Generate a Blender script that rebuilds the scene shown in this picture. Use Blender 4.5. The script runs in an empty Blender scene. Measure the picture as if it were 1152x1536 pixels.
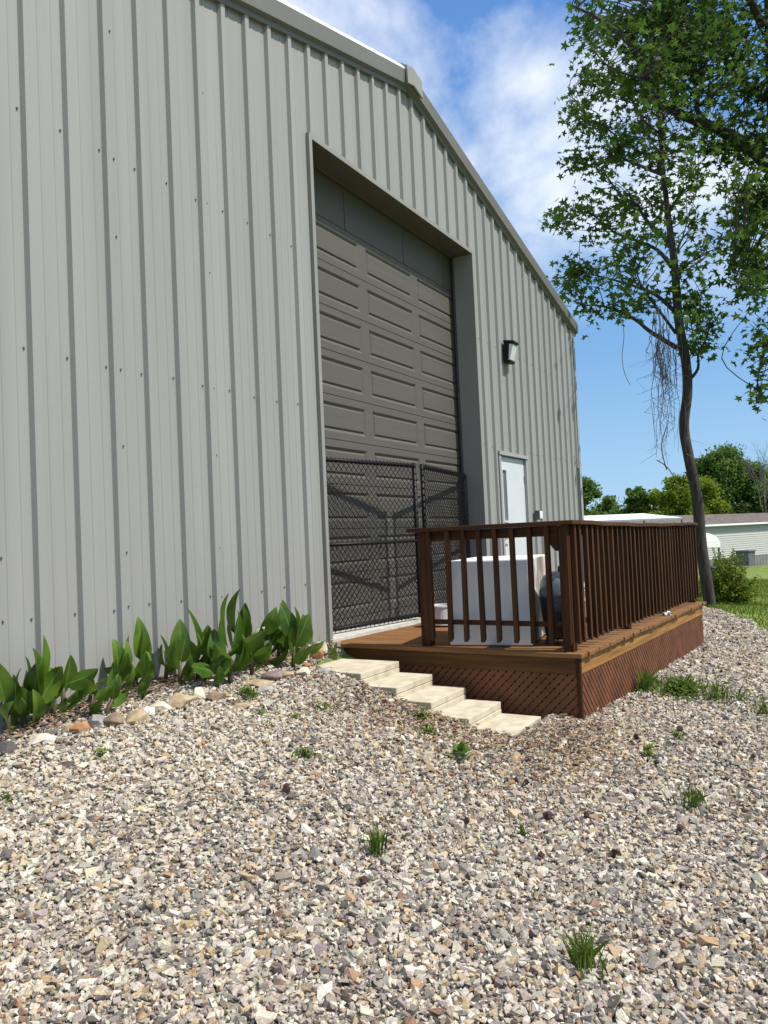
import bpy, bmesh, math, random
import numpy as np
from mathutils import Vector, Matrix
R = math.radians
random.seed(7); rng = np.random.default_rng(7)
S = bpy.context.scene
COL = S.collection

# ------------------------------------------------------------------ camera frame (eye = world z 0, facade = plane y 0)
YAW, PIT, ROL, FPX = R(30.696), R(2.051), R(-2.594), 1155.0
FW = np.array([math.cos(YAW)*math.cos(PIT), math.sin(YAW)*math.cos(PIT), math.sin(PIT)])
_r0 = np.array([math.sin(YAW), -math.cos(YAW), 0]); _u0 = np.cross(_r0, FW)
RT = _r0*math.cos(ROL)+_u0*math.sin(ROL); UP = _u0*math.cos(ROL)-_r0*math.sin(ROL)
EYE = np.array([0, -4.3, 0.0])
def at(x, y, depth):            # a sight line of the photograph at a real distance
    return EYE + (FW*FPX + RT*(x-576) - UP*(y-768))*(depth/FPX)
def on_plane(x, y, ax, v):
    d = FW*FPX + RT*(x-576) - UP*(y-768)
    return EYE + d*((v-EYE[ax])/d[ax])

cam = bpy.data.cameras.new('camera'); co = bpy.data.objects.new('camera', cam); COL.objects.link(co)
cam.sensor_fit = 'VERTICAL'; cam.sensor_height = 36; cam.lens = FPX/1536*36
cam.clip_start = .05; cam.clip_end = 2000
M = Matrix.Identity(4)
for i in range(3):
    M[i][0] = RT[i]; M[i][1] = UP[i]; M[i][2] = -FW[i]; M[i][3] = EYE[i]
co.matrix_world = M; S.camera = co

# ------------------------------------------------------------------ light
SUN = Vector((.15, -1, 1.5)).normalized()
sl = bpy.data.lights.new('sun', 'SUN'); sl.energy = 4.6; sl.angle = R(.53); sl.color = (1, .955, .88)
so = bpy.data.objects.new('sun', sl); COL.objects.link(so); so.rotation_euler = SUN.to_track_quat('Z', 'Y').to_euler()
W = bpy.data.worlds.new('World'); S.world = W; W.use_nodes = True
wn = W.node_tree.nodes; wl = W.node_tree.links; wn.clear()
def N(nodes, t, **k):
    n = nodes.new(t)
    for a, b in k.items():
        if a.startswith('i_'): n.inputs[a[2:].replace('_', ' ')].default_value = b
        else: setattr(n, a, b)
    return n
sky = N(wn, 'ShaderNodeTexSky', sky_type='NISHITA', sun_disc=False)
sky.sun_elevation = math.asin(SUN.z); sky.sun_rotation = math.atan2(SUN.x, SUN.y)
sky.altitude = 200; sky.air_density = 1.15; sky.dust_density = .6; sky.ozone_density = 2.2
tc = N(wn, 'ShaderNodeTexCoord'); sp = N(wn, 'ShaderNodeSeparateXYZ'); wl.new(tc.outputs['Generated'], sp.inputs[0])
ad = N(wn, 'ShaderNodeMath', operation='ADD'); ad.inputs[1].default_value = .22; wl.new(sp.outputs['Z'], ad.inputs[0])
dx = N(wn, 'ShaderNodeMath', operation='DIVIDE'); wl.new(sp.outputs['X'], dx.inputs[0]); wl.new(ad.outputs[0], dx.inputs[1])
dy = N(wn, 'ShaderNodeMath', operation='DIVIDE'); wl.new(sp.outputs['Y'], dy.inputs[0]); wl.new(ad.outputs[0], dy.inputs[1])
cb = N(wn, 'ShaderNodeCombineXYZ'); wl.new(dx.outputs[0], cb.inputs[0]); wl.new(dy.outputs[0], cb.inputs[1])
mp = N(wn, 'ShaderNodeMapping'); mp.inputs['Location'].default_value = (8.8, 3.50, .7); wl.new(cb.outputs[0], mp.inputs[0])
nz = N(wn, 'ShaderNodeTexNoise'); nz.inputs['Scale'].default_value = 1.7; nz.inputs['Detail'].default_value = 13
nz.inputs['Roughness'].default_value = .57; nz.inputs['Distortion'].default_value = .25; wl.new(mp.outputs[0], nz.inputs['Vector'])
rp = N(wn, 'ShaderNodeValToRGB'); rp.color_ramp.elements[0].position = .42; rp.color_ramp.elements[1].position = .60
wl.new(nz.outputs['Fac'], rp.inputs[0])
mk = N(wn, 'ShaderNodeMapRange', interpolation_type='SMOOTHSTEP'); mk.inputs['From Min'].default_value = .2; mk.inputs['From Max'].default_value = .42
wl.new(sp.outputs['Z'], mk.inputs[0])
mm = N(wn, 'ShaderNodeMath', operation='MULTIPLY'); wl.new(rp.outputs[0], mm.inputs[0]); wl.new(mk.outputs[0], mm.inputs[1])
m2 = N(wn, 'ShaderNodeMath', operation='MULTIPLY'); m2.inputs[1].default_value = .92; wl.new(mm.outputs[0], m2.inputs[0])
hs = N(wn, 'ShaderNodeHueSaturation'); hs.inputs['Saturation'].default_value = 1.12; wl.new(sky.outputs[0], hs.inputs['Color'])
mx = N(wn, 'ShaderNodeMixRGB'); mx.inputs[2].default_value = (13, 13.6, 14.2, 1)
gr = N(wn, 'ShaderNodeValToRGB'); e = gr.color_ramp.elements; e[0].position = 0; e[0].color = (5.6, 8.9, 12.2, 1); e[1].position = .75; e[1].color = (1.0, 2.9, 8.6, 1)
e2 = e.new(.22); e2.color = (2.9, 6.0, 10.6, 1); wl.new(sp.outputs['Z'], gr.inputs[0])
m3 = N(wn, 'ShaderNodeMixRGB'); m3.inputs[0].default_value = .85; wl.new(hs.outputs[0], m3.inputs[1]); wl.new(gr.outputs[0], m3.inputs[2])
wl.new(m2.outputs[0], mx.inputs[0]); wl.new(m3.outputs[0], mx.inputs[1])
bg = N(wn, 'ShaderNodeBackground'); bg.inputs[1].default_value = .066; wl.new(mx.outputs[0], bg.inputs[0])
ow = N(wn, 'ShaderNodeOutputWorld'); wl.new(bg.outputs[0], ow.inputs[0])
S.view_settings.view_transform = 'Standard'; S.view_settings.look = 'None'; S.view_settings.gamma = 1
S.view_settings.exposure = .35

# ------------------------------------------------------------------ materials
def rgb(c): return (c[0], c[1], c[2], 1)
def mat(name, c1, c2=None, rough=.6, scale=8, stretch=(1, 1, 1), detail=5, bump=0, bscale=None, metal=0, spec=.4, rnd=0, lo=.35, hi=.65, trans=0, coords='Object'):
    m = bpy.data.materials.new(name); m.use_nodes = True
    n = m.node_tree.nodes; l = m.node_tree.links; b = n['Principled BSDF']
    b.inputs['Roughness'].default_value = rough; b.inputs['Metallic'].default_value = metal
    b.inputs['Specular IOR Level'].default_value = spec
    b.inputs['Base Color'].default_value = rgb(c1)
    t = N(n, 'ShaderNodeTexCoord'); mp = N(n, 'ShaderNodeMapping'); mp.inputs['Scale'].default_value = stretch
    l.new(t.outputs[coords], mp.inputs[0])
    if rnd:
        oi = N(n, 'ShaderNodeObjectInfo'); ml = N(n, 'ShaderNodeMath', operation='MULTIPLY'); ml.inputs[1].default_value = 37.
        l.new(oi.outputs['Random'], ml.inputs[0]); l.new(ml.outputs[0], mp.inputs['Location'])
    out = None
    if c2 is not None:
        z = N(n, 'ShaderNodeTexNoise'); z.inputs['Scale'].default_value = scale; z.inputs['Detail'].default_value = detail
        l.new(mp.outputs[0], z.inputs['Vector'])
        rp = N(n, 'ShaderNodeValToRGB'); rp.color_ramp.elements[0].position = lo; rp.color_ramp.elements[1].position = hi
        rp.color_ramp.elements[0].color = rgb(c1); rp.color_ramp.elements[1].color = rgb(c2)
        l.new(z.outputs['Fac'], rp.inputs[0]); out = rp.outputs[0]
        if rnd:
            hv = N(n, 'ShaderNodeHueSaturation'); mr = N(n, 'ShaderNodeMapRange'); mr.inputs['To Min'].default_value = 1-rnd; mr.inputs['To Max'].default_value = 1+rnd
            l.new(oi.outputs['Random'], mr.inputs[0]); l.new(mr.outputs[0], hv.inputs['Value']); l.new(out, hv.inputs['Color']); out = hv.outputs[0]
        l.new(out, b.inputs['Base Color'])
    if bump:
        z2 = N(n, 'ShaderNodeTexNoise'); z2.inputs['Scale'].default_value = bscale or scale; z2.inputs['Detail'].default_value = 6
        l.new(mp.outputs[0], z2.inputs['Vector'])
        bp = N(n, 'ShaderNodeBump'); bp.inputs['Strength'].default_value = bump; bp.inputs['Distance'].default_value = .01
        l.new(z2.outputs['Fac'], bp.inputs['Height']); l.new(bp.outputs[0], b.inputs['Normal'])
    if trans:
        o = n['Material Output']; tr = N(n, 'ShaderNodeBsdfTranslucent'); ms = N(n, 'ShaderNodeMixShader'); ms.inputs[0].default_value = trans
        if out is not None: l.new(out, tr.inputs[0])
        else: tr.inputs[0].default_value = rgb(c1)
        l.new(b.outputs[0], ms.inputs[1]); l.new(tr.outputs[0], ms.inputs[2]); l.new(ms.outputs[0], o.inputs[0])
    return m
def attr_mat(name, attr, rough=.8, nscale=60, namt=.35, bump=.4):
    m = bpy.data.materials.new(name); m.use_nodes = True
    n = m.node_tree.nodes; l = m.node_tree.links; b = n['Principled BSDF']; b.inputs['Roughness'].default_value = rough; b.inputs['Specular IOR Level'].default_value = .3
    a = N(n, 'ShaderNodeAttribute', attribute_name=attr)
    t = N(n, 'ShaderNodeTexCoord'); z = N(n, 'ShaderNodeTexNoise'); z.inputs['Scale'].default_value = nscale; z.inputs['Detail'].default_value = 4
    l.new(t.outputs['Object'], z.inputs['Vector'])
    mr = N(n, 'ShaderNodeMapRange'); mr.inputs['From Min'].default_value = .3; mr.inputs['From Max'].default_value = .7
    mr.inputs['To Min'].default_value = 1-namt; mr.inputs['To Max'].default_value = 1+namt
    l.new(z.outputs['Fac'], mr.inputs[0]); hv = N(n, 'ShaderNodeHueSaturation'); l.new(mr.outputs[0], hv.inputs['Value']); l.new(a.outputs['Color'], hv.inputs['Color'])
    l.new(hv.outputs[0], b.inputs['Base Color'])
    if bump:
        bp = N(n, 'ShaderNodeBump'); bp.inputs['Strength'].default_value = bump; bp.inputs['Distance'].default_value = .004
        l.new(z.outputs['Fac'], bp.inputs['Height']); l.new(bp.outputs[0], b.inputs['Normal'])
    return m
m_wall = mat('painted_steel', (.262, .260, .244), (.292, .290, .272), rough=.42, scale=1.3, stretch=(3, 1, .12), spec=.35, detail=7, bump=.12, bscale=.9)
m_trim = mat('trim_steel', (.30, .30, .285), (.325, .325, .305), rough=.4, scale=2)
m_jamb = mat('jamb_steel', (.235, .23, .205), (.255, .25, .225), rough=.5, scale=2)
m_rake = mat('rake_steel', (.135, .131, .115), (.15, .146, .128), rough=.42, scale=2)
m_roof = mat('white_roof_steel', (.72, .73, .73), (.78, .78, .78), rough=.45, scale=2)
m_door = mat('door_taupe', (.088, .080, .066), (.097, .088, .073), rough=.55, scale=3, stretch=(.2, 1, 6), bump=.05, bscale=60)
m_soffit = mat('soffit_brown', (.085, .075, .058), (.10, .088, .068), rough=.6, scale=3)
m_dark = mat('dark_rubber', (.012, .012, .013), (.02, .02, .02), rough=.55, scale=20)
m_black = mat('black_vinyl', (.006, .006, .007), (.010, .010, .011), spec=.2, rough=.5, scale=30)
m_conc = mat('concrete', (.42, .40, .35), (.55, .53, .48), rough=.9, scale=9, bump=.25, bscale=60)
m_white = mat('white_door_paint', (.52, .555, .565), (.56, .59, .60), rough=.45, scale=2)
m_steel = mat('brushed_steel', (.45, .45, .44), (.55, .55, .54), rough=.3, metal=.9, scale=40)
m_glassd = mat('dark_glass', (.10, .13, .14), (.16, .19, .2), rough=.08, spec=.8, scale=3)
m_lens = mat('frosted_lens', (.62, .66, .66), (.7, .74, .74), rough=.15, spec=.6, scale=14)
m_screw = mat('screw_head', (.13, .13, .127), (.3, .3, .29), rough=.4, scale=120, metal=.3)
def wood(name, c1, c2, ax, rough=.62, rnd=.22):
    s = [26, 26, 26]; s[ax] = 1.6
    return mat(name, c1, c2, rough=rough, scale=1, stretch=tuple(s), detail=7, bump=.25, bscale=1.6, rnd=rnd, lo=.3, hi=.72, spec=.15)
WD1, WD2 = (.031, .0125, .005), (.080, .034, .0125)
w_x = wood('stained_wood_along', WD1, WD2, 0); w_y = wood('stained_wood_across', WD1, WD2, 1); w_z = wood('stained_wood_upright', WD1, WD2, 2)
w_fx = wood('fascia_wood_along', (.19, .090, .026), (.36, .19, .060), 0, rnd=.1); w_fy_shade = wood('fascia_wood_across_shaded', (.066, .029, .0095), (.125, .058, .018), 1, rnd=.1)  # front fascia copy is darkened in colour to paint in that face's shade
w_deck = wood('deck_board_wood', (.14, .064, .024), (.26, .135, .055), 1, rough=.7, rnd=.05)
w_lat = mat('lattice_wood', (.098, .034, .0125), (.165, .060, .023), rough=.7, scale=5, detail=6, bump=.1)
m_slab = mat('cream_paver', (.42, .365, .265), (.55, .49, .375), rough=.9, scale=9, bump=.2, bscale=90)
m_foam = mat('white_foam', (.60, .61, .62), (.64, .65, .655), rough=.7, scale=3, bump=.06, bscale=25)
m_dirty = mat('dirty_white_foam', (.22, .19, .145), (.66, .64, .60), rough=.8, scale=5, stretch=(1, 1, .5), detail=9, lo=.40, hi=.58, bump=.3, bscale=25)
m_bark = mat('bark', (.028, .023, .019), (.066, .056, .047), rough=.95, scale=9, stretch=(2, 2, .35), bump=.9, bscale=22)
m_twig = mat('twig_bark', (.04, .034, .03), (.08, .07, .06), rough=.95, scale=6)
m_vine = mat('dead_vine', (.10, .088, .078), (.17, .15, .135), rough=.95, scale=9)
def leafmat(name, a, b, tr=.35, rough=.6, sc=.8, spec=.15, rnd=0): return mat(name, a, b, rough=rough, scale=sc, detail=3, spec=spec, trans=tr, rnd=rnd)
m_leafA = leafmat('sweetgum_leaf', (.046, .098, .014), (.105, .185, .026), .45, sc=.9)
m_leafB = leafmat('shade_tree_leaf', (.036, .080, .012), (.085, .155, .022), .40, sc=.9)
m_far1 = leafmat('dark_far_leaf', (.075, .135, .024), (.135, .22, .042), .35, sc=.5)
m_far2 = leafmat('yellow_green_far_leaf', (.135, .19, .014), (.23, .30, .026), .38, sc=.5)
m_far3 = leafmat('mid_far_leaf', (.085, .15, .026), (.15, .24, .044), .35, sc=.5)
m_bush = leafmat('bush_leaf', (.115, .165, .016), (.20, .255, .03), .3, sc=3)
m_grass = leafmat('grass_blade', (.11, .165, .02), (.19, .25, .036), .3, sc=5)
m_weed = leafmat('weed_leaf', (.075, .13, .018), (.14, .21, .034), .3, sc=9)
m_canna = leafmat('canna_leaf', (.056, .125, .012), (.125, .21, .022), .42, rough=.36, sc=7, spec=.45, rnd=.32)
m_rib = leafmat('canna_midrib', (.11, .22, .05), (.14, .26, .07), .3, rough=.4, sc=9)
m_cstem = mat('canna_stem', (.05, .055, .022), (.10, .06, .035), rough=.6, scale=14)
m_lawn = mat('lawn', (.085, .13, .018), (.165, .215, .034), rough=.95, scale=1.6, detail=9, bump=.8, bscale=30)
m_gbase = mat('gravel_soil', (.10, .085, .065), (.30, .27, .22), rough=.95, scale=40, detail=8, bump=.9, bscale=55)
m_stone = attr_mat('crushed_stone', 'stone_color', nscale=150, namt=.30, bump=.3)
m_litter = attr_mat('leaf_litter', 'stone_color', nscale=40, bump=0)
m_shingle = mat('brown_shingle', (.085, .068, .058), (.15, .12, .10), rough=.95, scale=3, stretch=(1, 1, 4), detail=6)
m_white2 = mat('white_metal', (.76, .77, .78), (.82, .82, .82), rough=.4, scale=3)
m_skirt = mat('grey_skirting', (.17, .175, .17), (.22, .225, .22), rough=.8, scale=3)
m_block = mat('grey_cabinet', (.09, .095, .10), (.14, .14, .145), rough=.7, scale=3)
m_red = mat('red_plastic', (.55, .03, .03), (.6, .05, .04), rough=.4, scale=9)
m_grill = mat('black_enamel', (.01, .01, .011), (.018, .018, .02), rough=.25, scale=20)
m_glid = mat('grey_lid_enamel', (.10, .12, .135), (.15, .17, .185), rough=.25, scale=5)
m_pvc = mat('conduit_grey', (.10, .105, .11), (.13, .135, .14), rough=.5, scale=9)
def siding():
    m = bpy.data.materials.new('lap_siding'); m.use_nodes = True; n = m.node_tree.nodes; l = m.node_tree.links; b = n['Principled BSDF']
    b.inputs['Base Color'].default_value = (.46, .455, .42, 1); b.inputs['Roughness'].default_value = .6
    return m
m_siding = siding()

# ------------------------------------------------------------------ mesh building
class MB:
    def __init__(s): s.v = []; s.f = []; s.m = []
    def add(s, vs, fs, mi=0):
        o = len(s.v); s.v.extend([tuple(map(float, p)) for p in vs]); s.f.extend([tuple(i+o for i in f) for f in fs]); s.m.extend([mi]*len(fs))
    def box(s, a, b, mi=0, mtx=None):
        x0, y0, z0 = a; x1, y1, z1 = b
        vs = [(x0, y0, z0), (x1, y0, z0), (x1, y1, z0), (x0, y1, z0), (x0, y0, z1), (x1, y0, z1), (x1, y1, z1), (x0, y1, z1)]
        if mtx is not None: vs = [mtx @ Vector(p) for p in vs]
        s.add(vs, [(0, 3, 2, 1), (4, 5, 6, 7), (0, 1, 5, 4), (1, 2, 6, 5), (2, 3, 7, 6), (3, 0, 4, 7)], mi)
    def quad(s, *p, mi=0): s.add(p, [tuple(range(len(p)))], mi)
    def prism(s, poly, d, mi=0):   # closed polygon (list of 3D points) extruded by vector d
        n = len(poly); a = [Vector(p) for p in poly]; b = [p+Vector(d) for p in a]
        s.add(a+b, [tuple(range(n-1, -1, -1)), tuple(range(n, 2*n))]+[(i, (i+1) % n, n+(i+1) % n, n+i) for i in range(n)], mi)
    def tube(s, pts, rad, n=6, mi=0, cap=True):
        pts = [Vector(p) for p in pts]
        if not hasattr(rad, '__len__'): rad = [rad]*len(pts)
        vs = []; up = None
        for i, p in enumerate(pts):
            t = (pts[min(i+1, len(pts)-1)]-pts[max(i-1, 0)])
            t = t.normalized() if t.length > 1e-9 else Vector((0, 0, 1))
            if up is None: up = t.orthogonal().normalized()
            up = (up - t*up.dot(t)); up = up.normalized() if up.length > 1e-6 else t.orthogonal().normalized()
            w = t.cross(up)
            for k in range(n):
                a = 2*math.pi*k/n; vs.append(p+(up*math.cos(a)+w*math.sin(a))*rad[i])
        fs = [(i*n+k, i*n+(k+1) % n, (i+1)*n+(k+1) % n, (i+1)*n+k) for i in range(len(pts)-1) for k in range(n)]
        if cap: fs += [tuple(range(n-1, -1, -1)), tuple(range((len(pts)-1)*n, len(pts)*n))]
        s.add(vs, fs, mi)
    def build(s, name, mats, parent=None, smooth=False, bevel=0, loc=None):
        me = bpy.data.meshes.new(name); me.from_pydata(s.v, [], s.f); me.validate(clean_customdata=False)
        if not isinstance(mats, (list, tuple)): mats = [mats]
        for m in mats: me.materials.append(m)
        if len(mats) > 1 and len(me.polygons) == len(s.m): me.polygons.foreach_set('material_index', s.m)
        if smooth: me.polygons.foreach_set('use_smooth', [True]*len(me.polygons))
        me.update()
        o = bpy.data.objects.new(name, me); COL.objects.link(o)
        if parent is not None:
            o.parent = parent; o.matrix_parent_inverse = world(parent).inverted()
        if bevel:
            b = o.modifiers.new('edge', 'BEVEL'); b.width = bevel; b.segments = 2; b.limit_method = 'ANGLE'
        return o
def world(o):
    m = o.matrix_basis.copy()
    if o.parent is not None: m = world(o.parent) @ o.matrix_parent_inverse @ m
    return m
def tag(o, label=None, cat=None, group=None, kind=None):
    for k, v in (('label', label), ('category', cat), ('group', group), ('kind', kind)):
        if v: o[k] = v
    return o
def thing(name, label, cat, loc=(0, 0, 0), rz=0, group=None):
    o = bpy.data.objects.new(name, None); COL.objects.link(o); o.location = loc; o.rotation_euler = (0, 0, rz); o.empty_display_size = .1
    return tag(o, label, cat, group)
def big_mesh(name, V, T, mats, fcol=None, mi=None, smooth=False):
    me = bpy.data.meshes.new(name); n = len(T)
    me.vertices.add(len(V)); me.vertices.foreach_set('co', np.asarray(V, np.float32).ravel())
    k = T.shape[1]
    me.loops.add(n*k); me.loops.foreach_set('vertex_index', T.astype(np.int32).ravel())
    me.polygons.add(n); me.polygons.foreach_set('loop_start', np.arange(0, n*k, k, dtype=np.int32)); me.polygons.foreach_set('loop_total', np.full(n, k, np.int32))
    for m in (mats if isinstance(mats, (list, tuple)) else [mats]): me.materials.append(m)
    if mi is not None: me.polygons.foreach_set('material_index', mi.astype(np.int32))
    me.polygons.foreach_set('use_smooth', np.full(n, bool(smooth)))
    me.update(calc_edges=True)
    if fcol is not None:
        a = me.attributes.new('stone_color', 'FLOAT_COLOR', 'FACE'); a.data.foreach_set('color', np.asarray(fcol, np.float32).ravel())
    o = bpy.data.objects.new(name, me); COL.objects.link(o)
    return o

# ------------------------------------------------------------------ ground
_d = np.array([0, .4, .8, 1.25, 1.85, 2.2, 2.7, 4, 6, 200]); _z = np.array([-.965, -1.0, -1.085, -1.225, -1.39, -1.462, -1.52, -1.60, -1.66, -1.66])
def sm(a, b, x): t = np.clip((x-a)/(b-a), 0, 1); return t*t*(3-2*t)
def H(x, y):
    x = np.asarray(x, float); y = np.asarray(y, float)
    d = np.clip(-y, 0, 200)
    d = np.where(x > 14.75, np.maximum(d, 2.2*sm(14.75, 15.2, x)), d)
    z = sum(np.interp(d+k, _d, _z) for k in (-.12, -.06, 0, .06, .12))/5
    z = z - .11*(1-sm(2.2, 3.6, x))*(1-sm(0, 3, d)) - .012*np.clip(x-5, 0, 9)
    z = z + .018*np.sin(1.7*x+.6*y)*sm(.6, 2, d)*np.cos(1.1*y-.5*x)
    z = z - .13*sm(5.12, 5.2, x)*(1-sm(5.95, 6.1, x))*sm(.2, .32, d)*(1-sm(2.12, 2.26, d))
    z = z - .0375*np.clip(x-15, 0, 40)
    return z
def edge_y(x): return -2.25+.5*(x-15.1)+.10*np.sin(x*2.1)+.05*np.sin(x*5.3)
def is_gravel(x, y):
    return (y > edge_y(x)) & (x < 16.0+.08*np.sin(y*4)) & (y < .05)
def axis(parts):
    return np.unique(np.concatenate([np.arange(a, b, s) for a, b, s in parts]+[[parts[-1][1]]]))
def sheet(xs, ys, dz=0, mask=None):
    X, Y = np.meshgrid(xs, ys, indexing='ij'); Z = H(X, Y)+dz
    V = np.stack([X, Y, Z], -1).reshape(-1, 3); ny = len(ys)
    i, j = np.meshgrid(np.arange(len(xs)-1), np.arange(ny-1), indexing='ij'); a = (i*ny+j).ravel()
    F = np.stack([a, a+ny, a+ny+1, a+1], 1)
    if mask is not None:
        c = V[F].mean(1); F = F[mask(c[:, 0], c[:, 1])]
    return V, F
V, F = sheet(axis([(-400, -20, 40), (-20, 0, 2), (0, 18, .3), (18, 60, 3), (60, 900, 60)]), axis([(-400, -20, 40), (-20, -6, 2), (-6, 1, .25), (1, 20, 2), (20, 700, 60)]))
tag(big_mesh('lawn', V, F, m_lawn, smooth=True), kind='structure')
V, F = sheet(np.arange(-3, 16.3, .06), np.arange(-9, .12, .06), .02, is_gravel)
tag(big_mesh('ground', V, F, m_gbase, smooth=True), kind='structure')

# crushed stone: angular hulls, one mass nobody could count
def hull(npts, ang=.0):
    bm = bmesh.new()
    for _ in range(npts):
        v = Vector(rng.normal(size=3)).normalized()*(.82+.36*rng.random()); bm.verts.new(v)
    r = bmesh.ops.convex_hull(bm, input=bm.verts); bmesh.ops.delete(bm, geom=[e for e in r['geom_interior'] if isinstance(e, bmesh.types.BMVert)], context='VERTS')
    bmesh.ops.triangulate(bm, faces=bm.faces); bm.verts.index_update()
    v = np.array([x.co for x in bm.verts]); f = np.array([[q.index for q in x.verts] for x in bm.faces]); bm.free()
    return v, f
def chunk():
    bm = bmesh.new(); j = .44
    for q in range(8): bm.verts.new([(1 if q >> a & 1 else -1)*.66+rng.uniform(-j, j) for a in range(3)])
    r = bmesh.ops.convex_hull(bm, input=bm.verts); bmesh.ops.delete(bm, geom=[e for e in r['geom_interior'] if isinstance(e, bmesh.types.BMVert)], context='VERTS')
    bmesh.ops.triangulate(bm, faces=bm.faces); bm.verts.index_update()
    v = np.array([x.co for x in bm.verts]); f = np.array([[q.index for q in x.verts] for x in bm.faces]); bm.free()
    return v, f
SHAPES = [hull(random.choice((6, 7))) for _ in range(8)]+[chunk() for _ in range(36)]
PAL = np.array([(.60, .58, .53), (.52, .49, .43), (.64, .62, .57), (.40, .38, .35), (.30, .285, .265), (.22, .215, .21), (.44, .36, .25), (.36, .25, .165), (.26, .17, .13), (.12, .115, .115), (.32, .28, .28), (.55, .47, .33), (.24, .20, .20)])
PW = np.array([.17, .16, .075, .16, .13, .08, .09, .03, .015, .045, .03, .05, .012]); PW /= PW.sum()
def rotm(n, flat=1.0):
    a = rng.random(n)*2*np.pi; b = rng.normal(size=n)*.45*flat; c = rng.normal(size=n)*.45*flat
    ca, sa, cb_, sb, cc, sc = np.cos(a), np.sin(a), np.cos(b), np.sin(b), np.cos(c), np.sin(c)
    Z = np.zeros(n); O = np.ones(n)
    Rz = np.stack([np.stack([ca, -sa, Z], -1), np.stack([sa, ca, Z], -1), np.stack([Z, Z, O], -1)], 1)
    Rx = np.stack([np.stack([O, Z, Z], -1), np.stack([Z, cb_, -sb], -1), np.stack([Z, sb, cb_], -1)], 1)
    Ry = np.stack([np.stack([cc, Z, sc], -1), np.stack([Z, O, Z], -1), np.stack([-sc, Z, cc], -1)], 1)
    return Rz @ Rx @ Ry
def in_view(P, mx=.62, up=.75):
    d = P-EYE; z = d @ FW; return (z > .8) & (np.abs(d @ RT) < mx*z+.9) & (np.abs(d @ UP) < up*z+.8)
def blocked(x, y):     # footprints where no stone lies
    st = (x > 5.19) & (x < 5.80) & (y < -.33) & (y > -2.17)
    dk = (x > 5.98) & (y > -2.46-(.035*(x-5.9))+.0) & (x < 10.8)
    bed = (y > -.30) & (rng.random(x.shape) < .55)
    return st | dk | bed
def scatter(dens, x0, x1, y0, y1, zlo, zhi):
    n = int(dens*(x1-x0)*(y1-y0)); x = rng.uniform(x0, x1, n); y = rng.uniform(y0, y1, n)
    P = np.stack([x, y, H(x, y)], 1); dz = (P-EYE) @ FW
    k = is_gravel(x, y) & (dz >= zlo) & (dz < zhi) & in_view(P, .72, .85) & ~blocked(x, y)
    return P[k]
Ps = [scatter(6600, .6, 6, -5.5, .0, 1.0, 4.4), scatter(4600, 2.4, 9, -5.5, .0, 4.4, 7.0), scatter(2700, 5, 16.1, -6, .0, 7.0, 16)]
szs = [1.0, 1.05, 1.3]
AV, AF, AC = [], [], []; off = 0
for P, sz in zip(Ps, szs):
    n = len(P)
    r = np.clip(rng.lognormal(-4.64, .38, n), .005, .028)*sz
    sc = np.stack([r*rng.uniform(.9, 1.5, n), r*rng.uniform(.65, 1.1, n), r*rng.uniform(.42, .9, n)], 1)
    RM = rotm(n)
    P = P.copy(); P[:, 2] += .012+r*.2+rng.random(n)*.022
    u = rng.random(n)
    ci = rng.choice(len(PAL), n, p=PW)
    # earthier patches beside the steps and out from the deck corner, paler stone near the bed
    earth = np.exp(-(((P[:, 0]-4.95)/.6)**2+((P[:, 1]+1.75)/.55)**2))*.75+np.exp(-(((P[:, 0]-5.2)/.9)**2+((P[:, 1]+2.75)/.28)**2))*.6
    pale = np.exp(-(((P[:, 0]-3.2)/1.1)**2+((P[:, 1]+.9)/.55)**2))*.6
    ci = np.where(u < earth, rng.choice([6, 7, 11, 8, 1, 6], n), ci); ci = np.where((u > 1-pale), rng.choice([0, 1, 2, 11, 0], n), ci)
    colr = PAL[ci]*np.array([.80, .745, .67])*rng.uniform(.8, 1.2, (n, 1))*rng.uniform(.96, 1.04, (n, 3))
    sh = rng.integers(0, len(SHAPES), n)
    for k in range(len(SHAPES)):
        q = np.where(sh == k)[0]
        if not len(q): continue
        v, f = SHAPES[k]
        w = np.einsum('nij,nvj->nvi', RM[q], v[None]*sc[q][:, None, :])+P[q][:, None, :]
        AV.append(w.reshape(-1, 3)); AF.append((f[None]+(np.arange(len(q))*len(v))[:, None, None]+off).reshape(-1, 3)); off += len(q)*len(v)
        AC.append(np.repeat(np.concatenate([colr[q], np.ones((len(q), 1))], 1), len(f), 0))
g = big_mesh('gravel', np.concatenate(AV), np.concatenate(AF), m_stone, fcol=np.concatenate(AC))
tag(g, 'pale grey and tan crushed stone spread over the sloping yard', 'gravel', kind='stuff')

# leaf litter and bark bits
def flakes(spots, n, smin, smax, pal):
    vs, fs, cs = [], [], []
    for i in range(n):
        cx, cy, sx, sy = random.choice(spots)
        x = random.gauss(cx, sx); y = random.gauss(cy, sy)
        if y > -.02 or (5.15 < x < 5.9 and -2.3 < y < -.3) or x > 5.93: continue
        L = random.uniform(smin, smax); w = L*random.uniform(.12, .5); a = random.uniform(0, 6.3)
        z = float(H(x, y))+.045+random.random()*.02; t = Vector((math.cos(a), math.sin(a), random.uniform(-.25, .25))); b = Vector((-t.y, t.x, random.uniform(-.4, .4)))
        c = Vector((x, y, z)); o = len(vs); vs += [c-t*L/2, c+b*w/2+Vector((0, 0, .004)), c+t*L/2, c-b*w/2]
        fs.append((o, o+1, o+2, o+3)); k = random.choice(pal); cs.append((*[q*random.uniform(.7, 1.2) for q in k], 1))
    return np.array([list(v) for v in vs]), np.array(fs), np.array(cs)
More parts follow.
